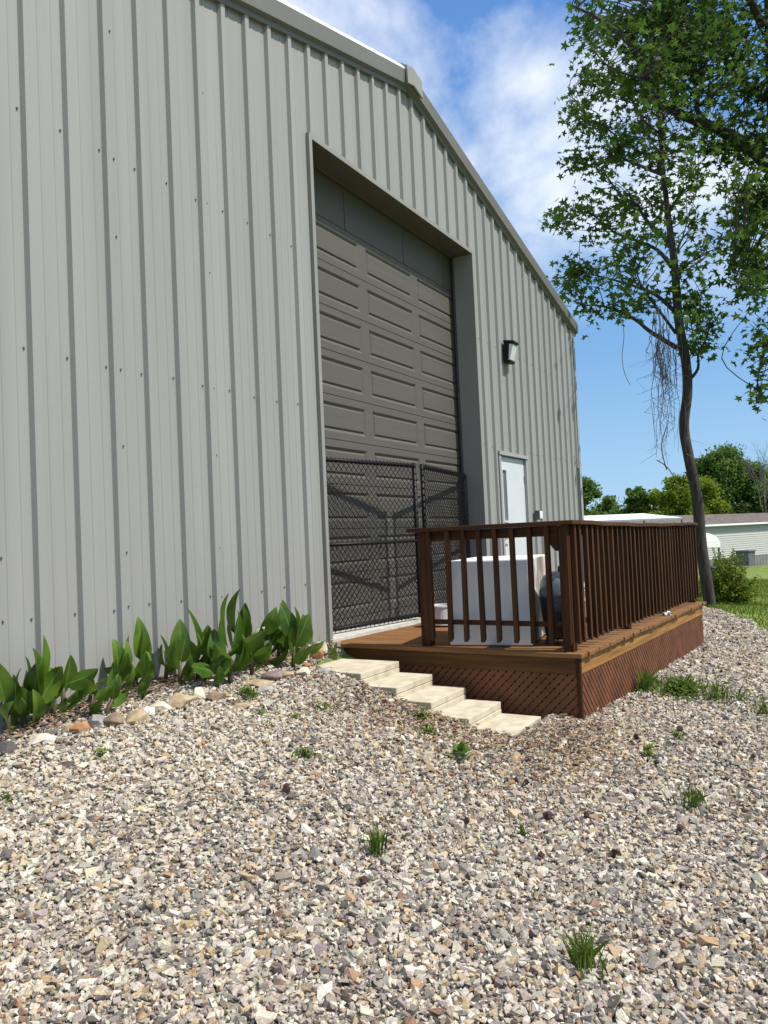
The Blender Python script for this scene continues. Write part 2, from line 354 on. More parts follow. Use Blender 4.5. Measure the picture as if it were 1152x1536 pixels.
BR = [(.20, .12, .07), (.13, .075, .045), (.28, .19, .11), (.08, .05, .035), (.33, .25, .16)]
V, F, C_ = flakes([(3.0, -.15, .35, .1), (3.6, -.15, .4, .1), (4.2, -.15, .4, .1), (4.9, -.15, .4, .1), (5.0, -1.5, .35, .45), (5.1, -2.4, .4, .25), (5.4, -.25, .3, .1), (5.4, -2.6, .5, .18), (4.95, -1.3, .2, .5)], 5200, .015, .06, BR)
tag(big_mesh('leaf_litter', V, F, m_litter, fcol=C_), 'brown dead leaves and bark bits lying around the steps and planting bed', 'leaf litter', kind='stuff')

# lawn grass beyond the gravel
def blades(P, hmin, hmax, wd, lean=.5):
    n = len(P); a = rng.random(n)*6.283; h = rng.uniform(hmin, hmax, n); l = rng.normal(size=(n, 2))*lean*h[:, None]
    t = np.stack([np.cos(a), np.sin(a), np.zeros(n)], 1)*(wd*rng.uniform(.6, 1.3, n))[:, None]
    mid = P+np.concatenate([l*.35, (h*.6)[:, None]], 1); top = P+np.concatenate([l, h[:, None]], 1)
    V = np.stack([P-t, P+t, mid+t*.7, top, mid-t*.7], 1).reshape(-1, 3)
    b = np.arange(n)[:, None]*5
    return V, b+np.array([[0, 1, 2, 3, 4]])
n = 90000; x = rng.uniform(12, 34, n); y = rng.uniform(-9, 6, n); P = np.stack([x, y, H(x, y)], 1)
k = ~is_gravel(x, y) & in_view(P, .56) & ((x > 15.1) | (y < edge_y(x))) & ((P-EYE) @ RT > 0); P = P[k]
V, F = blades(P, .04, .10, .006)
tag(big_mesh('lawn_grass', V, F, m_grass), 'short green mown grass beyond the gravel', 'grass', kind='stuff')

def local(o): o.matrix_parent_inverse = Matrix.Identity(4); return o

# ------------------------------------------------------------------ metal building
XL, XR, XRG, ZRG, SL, YB = 1.73, 14.66, 8.19, 5.44, .252, 16.0
OX0, OX1, OZ = 6.115, 9.92, 3.965
DX0, DX1, DZ = 10.60, 11.66, 1.17
def zr(x): return ZRG-SL*abs(x-XRG)
bld = thing('metal_building', 'large light grey ribbed steel building with low gable roof and tall overhead door', 'building', (8.2, 0, -.95))
prof = []
k = -6
while True:
    c = 3.64+.311*k; k += 1
    if c-.05 > XR: break
    for dxp, dyp in ((-.040, 0), (-.025, -.036), (.025, -.036), (.040, 0), (.092, 0), (.098, -.004), (.110, -.004), (.116, 0), (.195, 0), (.201, -.004), (.213, -.004), (.219, 0)):
        if XL < c+dxp < XR: prof.append((c+dxp, dyp))
prof = [(XL, 0)]+prof+[(XR, 0)]
px = np.array([p[0] for p in prof]); py = np.array([p[1] for p in prof])
xs = np.unique(np.round(np.concatenate([px, [OX0, OX1, DX0, DX1, XRG]]), 4)); ys = np.interp(xs, px, py)
b = MB()
for i in range(len(xs)-1):
    x0, x1, y0, y1 = xs[i], xs[i+1], ys[i], ys[i+1]; m = (x0+x1)/2
    zb = OZ if OX0 < m < OX1 else DZ if DX0 < m < DX1 else -1.35
    b.quad((x0, y0, zb), (x1, y1, zb), (x1, y1, zr(x1)+.06), (x0, y0, zr(x0)+.06))
def screw(x, z, y):
    b.tube([(x, y, z), (x, y-.006, z)], .0078, 6, 1); b.tube([(x, y-.006, z), (x, y-.012, z)], .0055, 6, 1)
kk = 0; k = -6
while 3.64+.311*k < XR-.08:
    c = 3.64+.311*k
    for gz in (-.39, 1.29, 2.80):
        if gz > zr(c)-.25: continue
        for sdx in ((-.062, .062) if k % 3 == 0 else (-.062,)):
            x = c+sdx
            if (OX0-.02 < x < OX1+.02 and gz < OZ) or (DX0-.03 < x < DX1+.03 and gz < DZ+.05) or x < XL+.1: continue
            screw(x, gz+random.uniform(-.012, .012), 0)
    if k % 3 == 0:                                   # lap seams carry extra screws
        z = -.75
        while z < zr(c)-.3:
            if not ((OX0-.02 < c < OX1+.06 and z < OZ) or (DX0-.03 < c < DX1+.1 and z < DZ+.1)) and min(abs(z-g) for g in (-.39, 1.29, 2.80)) > .2: screw(c+.062, z, 0)
            z += .745
    k += 1
b.build('front_wall', [m_wall, m_screw], bld)
b = MB()
b.box((XR-.005, .001, -1.7), (XR+.03, YB, 3.75)); b.box((XL-.03, .001, -1.35), (XL+.005, YB, 3.75)); b.box((XL, YB-.03, -1.7), (XR, YB, 3.75))
b.build('side_wall', m_wall, bld)
b = MB(); b.box((XR-.075, -.040, -1.7), (XR+.038, -.0335, zr(XR)+.1)); b.box((XR+.0325, -.034, -1.7), (XR+.038, .09, 3.7)); b.build('corner_trim', m_trim, bld)
for xa, xb in ((XL, OX0-.05), (OX1+.05, DX0-.06), (DX1+.06, XR-.08)):
    b = MB(); b.box((xa, -.042, -1.0), (xb, -.033, -.962)); b.build('base_trim', m_trim, bld)
    b = MB(); b.box((xa, -.05, -1.6), (xb, .05, -1.002)); b.build('foundation', m_conc, bld)
# roof and rake trim
def slope_sweep(b, sec, x0, x1, mi=0):
    n = len(sec); p = [(x, y, zr(x)+dz) for x in (x0, x1) for y, dz in sec]
    b.add(p, [(i, (i+1) % n, n+(i+1) % n, n+i) for i in range(n)]+[tuple(range(n-1, -1, -1)), tuple(range(n, 2*n))], mi)
roof = MB(); slope_sweep(roof, [(-.04, .255), (YB+.2, .255), (YB+.2, .30), (-.04, .30)], XL-.25, XRG); slope_sweep(roof, [(-.04, .255), (YB+.2, .255), (YB+.2, .30), (-.04, .30)], XRG, XR+.12)
rf = roof.build('roof', m_roof, bld)
b = MB(); sec = [(.0, -.0), (-.042, -.0), (-.05, .045), (-.098, .06), (-.105, .225), (0, .25)]
slope_sweep(b, sec, XL-.25, XRG); slope_sweep(b, sec, XRG, XR+.12)
b.build('rake_trim', m_rake, bld)
b = MB(); slope_sweep(b, [(-.105, .229), (-.102, .25), (-.05, .31), (.02, .32), (.02, .302), (-.041, .252)], XL-.25, XRG-.1); b.build('roof_edge_flashing', m_roof, bld)
b = MB(); slope_sweep(b, [(.3, .33), (-.02, .345), (-.135, .27), (-.14, .05), (-.115, .05), (-.11, .24), (0, .325)], XRG-.16, XRG); slope_sweep(b, [(.3, .33), (-.02, .345), (-.135, .27), (-.14, .05), (-.115, .05), (-.11, .24), (0, .325)], XRG, XRG+.22)
b.build('ridge_cap', m_jamb, rf)
# opening surround
b = MB()
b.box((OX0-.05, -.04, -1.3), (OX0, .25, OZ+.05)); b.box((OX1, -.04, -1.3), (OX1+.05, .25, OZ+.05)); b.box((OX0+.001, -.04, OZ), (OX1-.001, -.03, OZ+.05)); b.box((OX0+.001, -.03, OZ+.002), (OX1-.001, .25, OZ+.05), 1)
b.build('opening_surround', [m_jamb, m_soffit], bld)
b = MB(); b.box((OX0-.2, .255, OZ+.02), (OX1+.2, .30, OZ+.4)); b.box((OX1+.035, .262, -.94), (OX1+.12, .30, OZ+.3)); b.box((OX0-.12, .262, -.94), (OX0-.035, .30, OZ+.3)); b.build('door_track', m_pvc, bld)
b = MB(); b.box((OX0-.04, -.06, -1.5), (OX1+.04, .7, -.935)); b.build('door_sill', m_conc, bld)
# overhead door: raised panel sections
od = thing('overhead_door', None, None, (8.1, .32, -.93)); od.parent = bld; od.matrix_parent_inverse = world(bld).inverted()
YD = .32
def door_section(z0, z1, rows):
    b = MB(); cols = [(6.352, 7.467), (7.627, 8.74), (8.90, 10.015)]; X0, X1 = 5.9, 10.15
    for zt, zb in rows:
        xe = [X0]+[v for c in cols for v in c]+[X1]
        b.quad((X0, YD, z0+.004), (X1, YD, z0+.004), (X1, YD, zb), (X0, YD, zb)); b.quad((X0, YD, zt), (X1, YD, zt), (X1, YD, z1-.004), (X0, YD, z1-.004))
        for i in range(0, len(xe), 2): b.quad((xe[i], YD, zb), (xe[i+1], YD, zb), (xe[i+1], YD, zt), (xe[i], YD, zt))
        for c0, c1 in cols:
            def ring(i, y): return [(c0+i, y, zb+i), (c1-i, y, zb+i), (c1-i, y, zt-i), (c0+i, y, zt-i)]
            rs = [ring(0, YD), ring(.030, YD+.019), ring(.036, YD+.019), ring(.052, YD+.004)]
            for a, c in zip(rs, rs[1:]):
                for i in range(4): b.quad(a[i], a[(i+1) % 4], c[(i+1) % 4], c[i])
            b.quad(*rs[-1])
    if not rows: b.quad((X0, YD, z0+.004), (X1, YD, z0+.004), (X1, YD, z1-.004), (X0, YD, z1-.004))
    for z, s in ((z0+.004, 1), (z1-.004, -1)): b.quad((X0, YD, z), (X1, YD, z), (X1, YD+.03, z), (X0, YD+.03, z))
    b.quad((X0, YD+.012, z0-.004), (X1, YD+.012, z0-.004), (X1, YD+.012, z0+.006), (X0, YD+.012, z0+.006))
    return b
for k in range(9):
    zt = 3.416-.48*k
    door_section(zt-.3975, zt+.0825, [(zt, zt-.315)]).build('door_section', m_door, od)
door_section(-.94, 3.416+.0825-.48*9, []).build('door_section', m_door, od)
b = door_section(3.4985, 4.3, [])
for x in (7.2, 8.55, 9.7): b.box((x, YD-.006, 3.51), (x+.03, YD-.001, 4.2))
b.build('header_panel', m_door, od)
# entry door
ed = thing('entry_door', None, None, (11.13, 0, -.95)); ed.parent = bld; ed.matrix_parent_inverse = world(bld).inverted()
b = MB(); b.box((DX0-.055, -.045, -1.2), (DX0+.01, .06, DZ+.0)); b.box((DX1-.01, -.045, -1.2), (DX1+.055, .06, DZ)); b.box((DX0-.07, -.06, DZ+.002), (DX1+.07, .06, DZ+.055)); b.build('door_frame', m_trim, ed)
b = MB(); wz0, wz1, wx0, wx1 = .20, .955, 10.72, 10.865
for a, c in (((DX0+.012, .0, -.95), (wx0, .04, DZ-.012)), ((wx1, .0, -.95), (DX1-.012, .04, DZ-.012)), ((wx0, .0, -.95), (wx1, .04, wz0)), ((wx0, .0, wz1), (wx1, .04, DZ-.012))): b.box(a, c)
b.build('door_leaf', m_white, ed)
b = MB(); b.box((wx0, .014, wz0), (wx1, .02, wz1)); w = b.build('window_pane', m_glassd, ed)
b = MB()
for a, c in (((wx0-.025, -.012, wz0-.025), (wx0, .0, wz1+.025)), ((wx1, -.012, wz0-.025), (wx1+.025, .0, wz1+.025)), ((wx0, -.012, wz0-.025), (wx1, .0, wz0)), ((wx0, -.012, wz1), (wx1, .0, wz1+.025))): b.box(a, c)
b.build('window_frame', m_white, ed)
b = MB(); b.tube([(10.70, .0, -.06), (10.70, -.012, -.06)], .034, 14); b.tube([(10.70, -.01, -.06), (10.70, -.06, -.06), (10.72, -.068, -.06), (10.82, -.068, -.062)], .011, 8); b.build('handle', m_steel, ed)
b = MB(); b.tube([(10.70, .0, .08), (10.70, -.02, .08)], .026, 12); b.build('lock', m_steel, ed)
for z in (.85, .05, -.75):
    b = MB(); b.tube([(DX1-.012, -.014, z-.06), (DX1-.012, -.014, z+.06)], .009, 8); b.box((DX1-.045, -.006, z-.055), (DX1-.013, .0, z+.055)); b.build('hinge', m_steel, ed)
b = MB(); b.tube([(14.50, -.052, -1.4), (14.50, -.052, 1.16), (14.50, -.045, 1.19), (14.50, .0, 1.2)], .012, 8); b.build('conduit', m_pvc, bld)

# wall light and outlet box
t = thing('wall_light', 'black wall-mounted outdoor light with clear lens, high on the wall above the white door', 'wall light', (11.06, -.03, 2.6))
b = MB(); b.prism([(10.97, -.03, 2.60), (10.97, -.03, 2.93), (10.97, -.12, 2.93), (10.97, -.10, 2.66), (10.97, -.07, 2.60)], (.19, 0, 0)); b.prism([(10.962, -.03, 2.91), (10.962, -.03, 2.95), (10.962, -.20, 2.915), (10.962, -.20, 2.87), (10.962, -.11, 2.895)], (.206, 0, 0)); b.box((10.97, -.13, 2.595), (11.16, -.07, 2.632)); b.build('housing', m_black, t, bevel=.006)
b = MB(); b.prism([(10.98, -.11, 2.885), (10.98, -.185, 2.868), (10.98, -.12, 2.635), (10.98, -.085, 2.635)], (.17, 0, 0)); b.build('lens', m_lens, t, bevel=.01)
t = thing('outlet_box', 'small dark weatherproof electrical box with white front on the wall beside the white door', 'electrical box', (12.03, -.03, .2))
b = MB(); b.box((11.96, -.11, .21), (12.10, -.03, .36)); b.build('box_body', m_pvc, t, bevel=.006)
b = MB(); b.box((11.975, -.122, .225), (12.085, -.111, .345)); b.box((12.02, -.128, .235), (12.04, -.121, .335)); b.build('cover', m_white2, t, bevel=.004)

# ------------------------------------------------------------------ chain link gate leaves
def gate(p0, p1, label):
    p0, p1 = Vector(p0), Vector(p1); d = p1-p0; L = d.length; d.normalize(); nrm = Vector((-d.y, d.x, 0)); zb, zt = -.885, .84
    t = thing('chain_link_gate', label, 'gate', (p0.x, p0.y, -.93), 0, 'pair of chain link gates before the tall door')
    P = lambda u, z, o=0: p0+d*u+nrm*o+Vector((0, 0, z))
    b = MB()
    for u in (.024, L-.024): b.tube([P(u, zb-.03), P(u, zt+.035)], .025, 10)
    b.tube([P(.03, zt), P(L-.03, zt)], .021, 10); b.tube([P(.03, zb), P(L-.03, zb)], .021, 10); b.build('frame', m_black, t, smooth=True)
    b = MB(); b.tube([P(.04, -.03), P(L-.04, -.03)], .018, 8); b.build('middle_rail', m_black, t, smooth=True)
    b = MB(); Hh = zt-zb; c = .078
    def diag(sgn, o):
        n = int((L+Hh)/c)+2
        for i in range(n):
            u0 = i*c-(Hh if sgn > 0 else 0); pts = []
            # clip u = u0 + sgn*v, v in 0..Hh
            va, vb = (max(0, -u0), min(Hh, L-u0)) if sgn > 0 else (max(0, u0-L), min(Hh, u0))
            if vb-va < .02: continue
            b.tube([P(u0+sgn*va, zb+va, o), P(u0+sgn*vb, zb+vb, o)], .0037, 4, 0, False)
    diag(1, .026); diag(-1, .0305)
    u = .03
    while u < L:
        for s in (-1, 1): b.tube([P(u, zt-.01, .028), P(u+s*.012, zt+.018, .02+.01*s), P(u-s*.004, zt+.036, .02)], .0034, 4)
        for z in (zt, zb): b.tube([P(u+q*.01, z+math.sin(q*1.05)*.026, math.cos(q*1.05)*.026) for q in range(-2, 5)], .0030, 4)
        u += .06
    z = zb+.04
    while z < zt:
        for uu in (.024, L-.024): b.tube([P(uu+math.sin(q*1.05)*.029, z+q*.006, math.cos(q*1.05)*.029) for q in range(7)], .0034, 4)
        z += .075
    b.build('chain_mesh', m_black, t)
    return t
gate((6.15, .225, 0), (7.90, -.06, 0), 'black chain link gate on the side nearer the canna plants')
gate((9.89, .225, 0), (8.05, -.06, 0), 'black chain link gate on the side nearer the white door')
t = thing('padlock', 'small red padlock hanging on the black chain link gates where they meet', 'padlock', (8.02, -.10, -.25))
b = MB(); b.box((7.985, -.125, -.33), (8.06, -.085, -.20)); b.build('lock_body', m_red, t, bevel=.012)
b = MB(); b.tube([(8.0+.022+.024*math.cos(a), -.105, -.2+.05*math.sin(a)) for a in np.linspace(0, math.pi, 9)], .006, 8); b.build('shackle', m_steel, t, smooth=True)

# ------------------------------------------------------------------ deck
dk = thing('deck', 'dark brown stained wooden deck with railing and lattice skirt', 'deck', (5.915, -2.49, -.952))
dk.rotation_euler = (0, R(.6), R(-1.98)); bpy.context.view_layer.update()
LX, WY = 4.93, 2.40
def dback(x): return WY+.034*x
b = MB(); x = -.03
while x < LX:
    w = min(.138, LX+.03-x); dz = random.uniform(-.002, .002); e = random.uniform(-.012, .008)
    b.box((x, -.035+e, -.035+dz), (x+w, dback(x), dz)); x += .145
local(b.build('deck_boards', w_deck, dk, bevel=.004))
b = MB(); b.box((0, .032, -.165), (.038, WY, -.037)); local(b.build('fascia', w_fy_shade, dk, bevel=.003))
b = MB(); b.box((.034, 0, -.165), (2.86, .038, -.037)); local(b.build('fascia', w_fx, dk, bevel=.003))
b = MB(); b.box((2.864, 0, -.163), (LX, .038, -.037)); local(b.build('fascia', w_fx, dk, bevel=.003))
b = MB(); b.box((-.004, -.004, -.56), (.033, .031, -.037)); local(b.build('corner_board', w_z, dk, bevel=.003))
b = MB(); b.box((.3, .3, -.20), (LX-.1, WY, -.15)); local(b.build('joist_frame', w_x, dk))
def clip(poly, x0, x1, z0, z1):
    def cut(p, f):
        out = []
        for i in range(len(p)):
            a, c = p[i], p[(i+1) % len(p)]; fa, fc = f(a), f(c)
            if fa >= 0: out.append(a)
            if fa*fc < 0: s = fa/(fa-fc); out.append((a[0]+(c[0]-a[0])*s, a[1]+(c[1]-a[1])*s))
        return out
    for f in (lambda q: q[0]-x0, lambda q: x1-q[0], lambda q: q[1]-z0, lambda q: z1-q[1]):
        poly = cut(poly, f)
        if len(poly) < 3: return []
    return poly
def lattice(Lg, z0, z1, to3, name):
    b = MB(); w = .040*1.414/2; sp_ = .074; hh = z1-z0
    for lay, sg in ((0, -1), (1, 1)):
        u = -hh-.1
        while u < Lg+hh+.1:
            p = [(u-w, z0), (u+w, z0), (u+w+sg*hh, z1), (u-w+sg*hh, z1)]
            p = clip(p, 0, Lg, z0, z1)
            if p:
                o = lay*.009
                A = [to3(q[0], q[1], o) for q in p]; B = [to3(q[0], q[1], o+.008) for q in p]; n = len(p)
                b.add(A+B, [tuple(range(n)), tuple(range(2*n-1, n-1, -1))]+[(i, (i+1) % n, n+(i+1) % n, n+i) for i in range(n)])
            u += sp_
    return local(b.build(name, w_lat, dk))
lattice(WY-.04, -.62, -.166, lambda u, z, o: (.006+o, u+.033, z), 'lattice_skirt')
lattice(LX-.04, -.78, -.166, lambda u, z, o: (u+.034, .006+o, z), 'lattice_skirt')
lattice(WY-.04, -.78, -.166, lambda u, z, o: (LX-.01-o, u+.033, z), 'lattice_skirt')
# railings
def prism_post(b, x, y, s, z0, z1, lean=0):
    b.box((x-s/2, y-s/2, z0), (x+s/2, y+s/2, z1))
def baluster_mb(x, y, ax):
    b = MB(); s = .0195; j = random.uniform(-.006, .006); k2 = random.uniform(-.003, .003); zb = .055+random.uniform(-.006, .006)
    v = []
    for sx, sy in ((-1, -1), (1, -1), (1, 1), (-1, 1)):
        cutz = zb+(.028 if (sx if ax == 1 else sy) > 0 else 0)
        v.append((x+sx*s, y+sy*s, cutz))
    top = []
    for p in v:
        q = [p[0], p[1], 1.002]; q[ax] += j; q[1-ax] += k2; top.append(tuple(q))
    b.add(v+top, [(0, 3, 2, 1), (4, 5, 6, 7), (0, 1, 5, 4), (1, 2, 6, 5), (2, 3, 7, 6), (3, 0, 4, 7)])
    return b
def sub(name, parent): o = bpy.data.objects.new(name, None); COL.objects.link(o); o.parent = parent; return o
rl = sub('railing', dk)
for x, y in ((.105, 1.40), (.105, .105)):
    b = MB(); prism_post(b, x, y, .09, .002, 1.002); local(b.build('post', w_z, rl, bevel=.006))
for y in (1.315, 1.135, .984, .828, .683, .528, .383, .229, .085):
    local(baluster_mb(.038, y, 1).build('baluster', w_z, rl, bevel=.003))
b = MB(); b.box((.058, .15, .92), (.096, 1.36, 1.003)); local(b.build('top_rail', w_y, rl, bevel=.004))
b = MB(); b.box((.058, .15, .195), (.096, 1.36, .235)); local(b.build('bottom_rail', w_y, rl, bevel=.004))
b = MB(); b.box((-.005, -.0, 1.005), (.165, 1.52, 1.04)); local(b.build('rail_cap', w_y, rl, bevel=.005))
b = MB(); b.prism([(.06, .152, 1.0), (.06, .152, .80), (.06, .175, .80), (.06, .225, .86), (.06, .225, 1.0)], (.085, 0, 0)); local(b.build('brace', w_z, rl, bevel=.004))
rl = sub('railing', dk)
for x, y in ((1.72, .112), (3.3, .112), (4.84, .112)):
    b = MB(); prism_post(b, x, y, .09, .002, 1.0); local(b.build('post', w_z, rl, bevel=.006))
nb = 33
for i in range(nb):
    local(baluster_mb(.10+(4.82-.10)*i/(nb-1)+random.uniform(-.012, .012), .038, 0).build('baluster', w_z, rl, bevel=.003))
b = MB(); b.box((.15, .058, .92), (4.8, .096, 1.0)); local(b.build('top_rail', w_x, rl, bevel=.004))
b = MB(); b.box((.15, .058, .195), (4.8, .096, .235)); local(b.build('bottom_rail', w_x, rl, bevel=.004))
b = MB(); ns = 14; cs = []
for i in range(ns+1):
    x = .166+(4.92-.166)*i/ns; sg = -.016*math.sin(math.pi*min(1, i/ns*1.15))+.004*math.sin(i*2.1)
    cs.append([(x, -.005, 1.004+sg), (x, .165, 1.004+sg), (x, .165, 1.04+sg), (x, -.005, 1.04+sg)])
vs = [p for c in cs for p in c]
b.add(vs, [(4*i+k, 4*i+(k+1) % 4, 4*i+4+(k+1) % 4, 4*i+4+k) for i in range(ns) for k in range(4)]+[(3, 2, 1, 0), (4*ns, 4*ns+1, 4*ns+2, 4*ns+3)])
local(b.build('rail_cap', w_x, rl, bevel=.005))
rl = sub('railing', dk)
b = MB(); b.box((4.825, .16, .92), (4.863, 1.15, 1.0)); local(b.build('top_rail', w_y, rl, bevel=.004))
b = MB(); b.box((4.825, .16, .195), (4.863, 1.15, .235)); local(b.build('bottom_rail', w_y, rl, bevel=.004))
b = MB(); prism_post(b, 4.845, 1.2, .09, .002, 1.0); local(b.build('post', w_z, rl, bevel=.006))
b = MB(); b.box((4.77, .168, 1.004), (4.93, 1.26, 1.04)); local(b.build('rail_cap', w_y, rl, bevel=.005))
for i in range(7): local(baluster_mb(4.885, .2+.145*i, 1).build('baluster', w_z, rl, bevel=.003))

# ------------------------------------------------------------------ steps
STEP = [(-.33, -.93, -1.06, 'topmost cream concrete step, beside the canna bed'), (-.86, -1.25, -1.155, 'second cream concrete step from the top beside the deck'), (-1.18, -1.55, -1.248, 'middle cream concrete step beside the deck'), (-1.48, -1.86, -1.345, 'second cream concrete step from the bottom beside the deck'), (-1.75, -2.19, -1.435, 'lowest cream step, a flat paver level with the gravel')]
for i, (ya, yb, zt, lab) in enumerate(STEP):
    x0 = 5.19+random.uniform(-.015, .015); x1 = x0+.62
    t = thing('step', lab, 'step', ((x0+x1)/2, (ya+yb)/2, zt-.1), 0, 'cream concrete steps along the deck')
    hs_ = (.052,) if i == 4 else (.052, .052)
    for j, h in enumerate(hs_):
        b = MB(); o = random.uniform(-.006, .006)
        b.box((x0+o, yb+o*.7, zt-.054*(j+1)+.002), (x1+o, ya, zt-.054*j)); b.build('slab', m_slab, t, bevel=.006)
    if i < 4:
        b = MB(); b.box((x0+.03, yb+.03, zt-.30), (x1-.03, ya-.02, zt-.108)); b.build('footing', m_slab, t)

# ------------------------------------------------------------------ things on the deck
t = thing('foam_block', 'big white block with one dirty stained side, standing on the deck behind the railing', 'foam block', (6.55, -1.6, -.945))
def lump(x0, x1, y0, y1, z0, z1, amp, n=9):
    bm = bmesh.new(); bmesh.ops.create_cube(bm, size=1); bmesh.ops.subdivide_edges(bm, edges=bm.edges, cuts=n, use_grid_fill=True)
    for v in bm.verts:
        p = v.co.copy(); v.co = Vector((x0+(p.x+.5)*(x1-x0), y0+(p.y+.5)*(y1-y0), z0+(p.z+.5)*(z1-z0)))
        e = sum(abs(abs(c)-.5) < 1e-4 for c in p)
        if p.z > -.49: v.co += Vector((random.gauss(0, 1), random.gauss(0, 1), random.gauss(0, 1)))*amp*(1 if e == 1 else 1.8)
    return bm
bm = lump(0, 1.15, -.715, 0, 0, .73, .0)
for f in bm.faces: f.material_index = 1 if f.normal.y < -.5 or f.calc_center_median().y < -.714 else 0
me = bpy.data.meshes.new('block_body'); bm.to_mesh(me); bm.free(); me.materials.append(m_foam); me.materials.append(m_dirty)
o = bpy.data.objects.new('block_body', me); COL.objects.link(o); o.parent = t
bv = o.modifiers.new('edge', 'BEVEL'); bv.width = .012; bv.segments = 2; bv.limit_method = 'ANGLE'; bv.angle_limit = R(50)
t.location = (6.06, -1.31, -.945); t.rotation_euler = (0, 0, R(10.5))
t = thing('grill', 'small black charcoal grill with grey lid squeezed between white block and railing', 'grill', (6.46, -2.2, -.95))
cx_, cy_ = 6.46, -2.2
b = MB()
prof_ = [(.13, -.90), (.15, -.88), (.175, -.68), (.185, -.545)]
def lathe(b, cx, cy, pr, n=24, mi=0, sx=1, sy=1):
    vs = [(cx+r*math.cos(2*math.pi*k/n)*sx, cy+r*math.sin(2*math.pi*k/n)*sy, z) for r, z in pr for k in range(n)]
    fs = [(i*n+k, i*n+(k+1) % n, (i+1)*n+(k+1) % n, (i+1)*n+k) for i in range(len(pr)-1) for k in range(n)]
    fs += [tuple(range(n-1, -1, -1)), tuple(range((len(pr)-1)*n, len(pr)*n))]; b.add(vs, fs, mi)
lathe(b, cx_, cy_, prof_, sx=1.25); b.build('firebox', m_grill, t, smooth=True)
b = MB(); lathe(b, cx_, cy_, [(.186, -.545), (.186, -.52), (.178, -.44), (.15, -.375), (.08, -.34), (.02, -.335)], sx=1.25); b.build('lid', m_glid, t, smooth=True)
b = MB(); b.tube([(cx_-.05, cy_, -.34), (cx_-.05, cy_, -.30), (cx_+.05, cy_, -.30), (cx_+.05, cy_, -.34)], .009, 8); b.build('handle', m_grill, t)
for sx, sy in ((-1, -1), (1, -1), (1, 1), (-1, 1)):
    b = MB(); b.tube([(cx_+sx*.12, cy_+sy*.09, -.86), (cx_+sx*.15, cy_+sy*.11, -.945)], .016, 8); b.build('leg', m_grill, t)
t = thing('bucket', 'white plastic bucket on the deck between the black gate and white block', 'bucket', (7.51, -.5, -.95))
b = MB(); lathe(b, 7.51, -.5, [(.125, -.948), (.15, -.75), (.158, -.75), (.158, -.735), (.146, -.735), (.122, -.94)], 28); b.build('pail', m_foam, t, smooth=False)
b = MB(); b.tube([(7.51+.155*math.cos(a), -.5-.05*math.sin(a), -.76-.09*math.sin(a)) for a in np.linspace(0, math.pi, 12)], .003, 6); b.build('handle', m_steel, t)
# crumpled white rag at the deck edge
bm = bmesh.new(); bmesh.ops.create_icosphere(bm, subdivisions=3, radius=1)
for v in bm.verts:
    p = v.co; n_ = .75+.35*math.sin(5*p.x+2*p.z)*math.cos(4*p.y)+.12*random.random(); v.co = Vector((p.x*.085*n_, p.y*.05*n_, max(-.02, p.z*.035*n_)))
me = bpy.data.meshes.new('rag'); bm.to_mesh(me); bm.free(); me.materials.append(m_foam)
o = bpy.data.objects.new('rag', me); COL.objects.link(o); o.location = (9.0, -2.56, -.965); tag(o, 'crumpled white rag lying on the deck edge under the side railing', 'rag')
# ------------------------------------------------------------------ planting bed: border stones
def rock(name, x, y, r, sc, m, label, rz):
    bm = bmesh.new(); pts = [Vector(rng.normal(size=3)).normalized()*(.85+.3*rng.random()) for _ in range(18)]
    for p in pts: bm.verts.new((p.x*sc[0]*r, p.y*sc[1]*r, p.z*sc[2]*r))
    q = bmesh.ops.convex_hull(bm, input=bm.verts); bmesh.ops.delete(bm, geom=[e for e in q['geom_interior'] if isinstance(e, bmesh.types.BMVert)], context='VERTS')
    bmesh.ops.bevel(bm, geom=list(bm.edges), offset=.012*r/.08, segments=2, affect='EDGES', profile=.6, clamp_overlap=True)
    bmesh.ops.recalc_face_normals(bm, faces=bm.faces)
    me = bpy.data.meshes.new(name); bm.to_mesh(me); bm.free(); me.materials.append(m)
    o = bpy.data.objects.new(name, me); COL.objects.link(o); o.location = (x, y, float(H(x, y))+.03+r*sc[2]*.15); o.rotation_euler = (random.uniform(-.15, .15), random.uniform(-.15, .15), rz)
    tag(o, label, 'stone', 'rough stones edging the planting bed'); return o
def rmat(n, a, b): return mat(n, a, b, rough=.9, scale=14, detail=8, bump=.7, bscale=26)
rk = {'cream': rmat('cream_stone', (.44, .38, .27), (.62, .57, .46)), 'tan': rmat('tan_stone', (.26, .19, .11), (.42, .33, .21)), 'orange': rmat('orange_stone', (.26, .12, .05), (.40, .22, .11)), 'grey': rmat('grey_stone', (.22, .21, .19), (.36, .35, .32)), 'brown': rmat('brown_stone', (.13, .095, .06), (.25, .19, .12)), 'purple': rmat('purple_stone', (.14, .105, .095), (.24, .19, .17)), 'white': rmat('white_stone', (.56, .54, .48), (.72, .70, .66)), 'dark': rmat('dark_stone', (.06, .055, .05), (.12, .11, .10))}
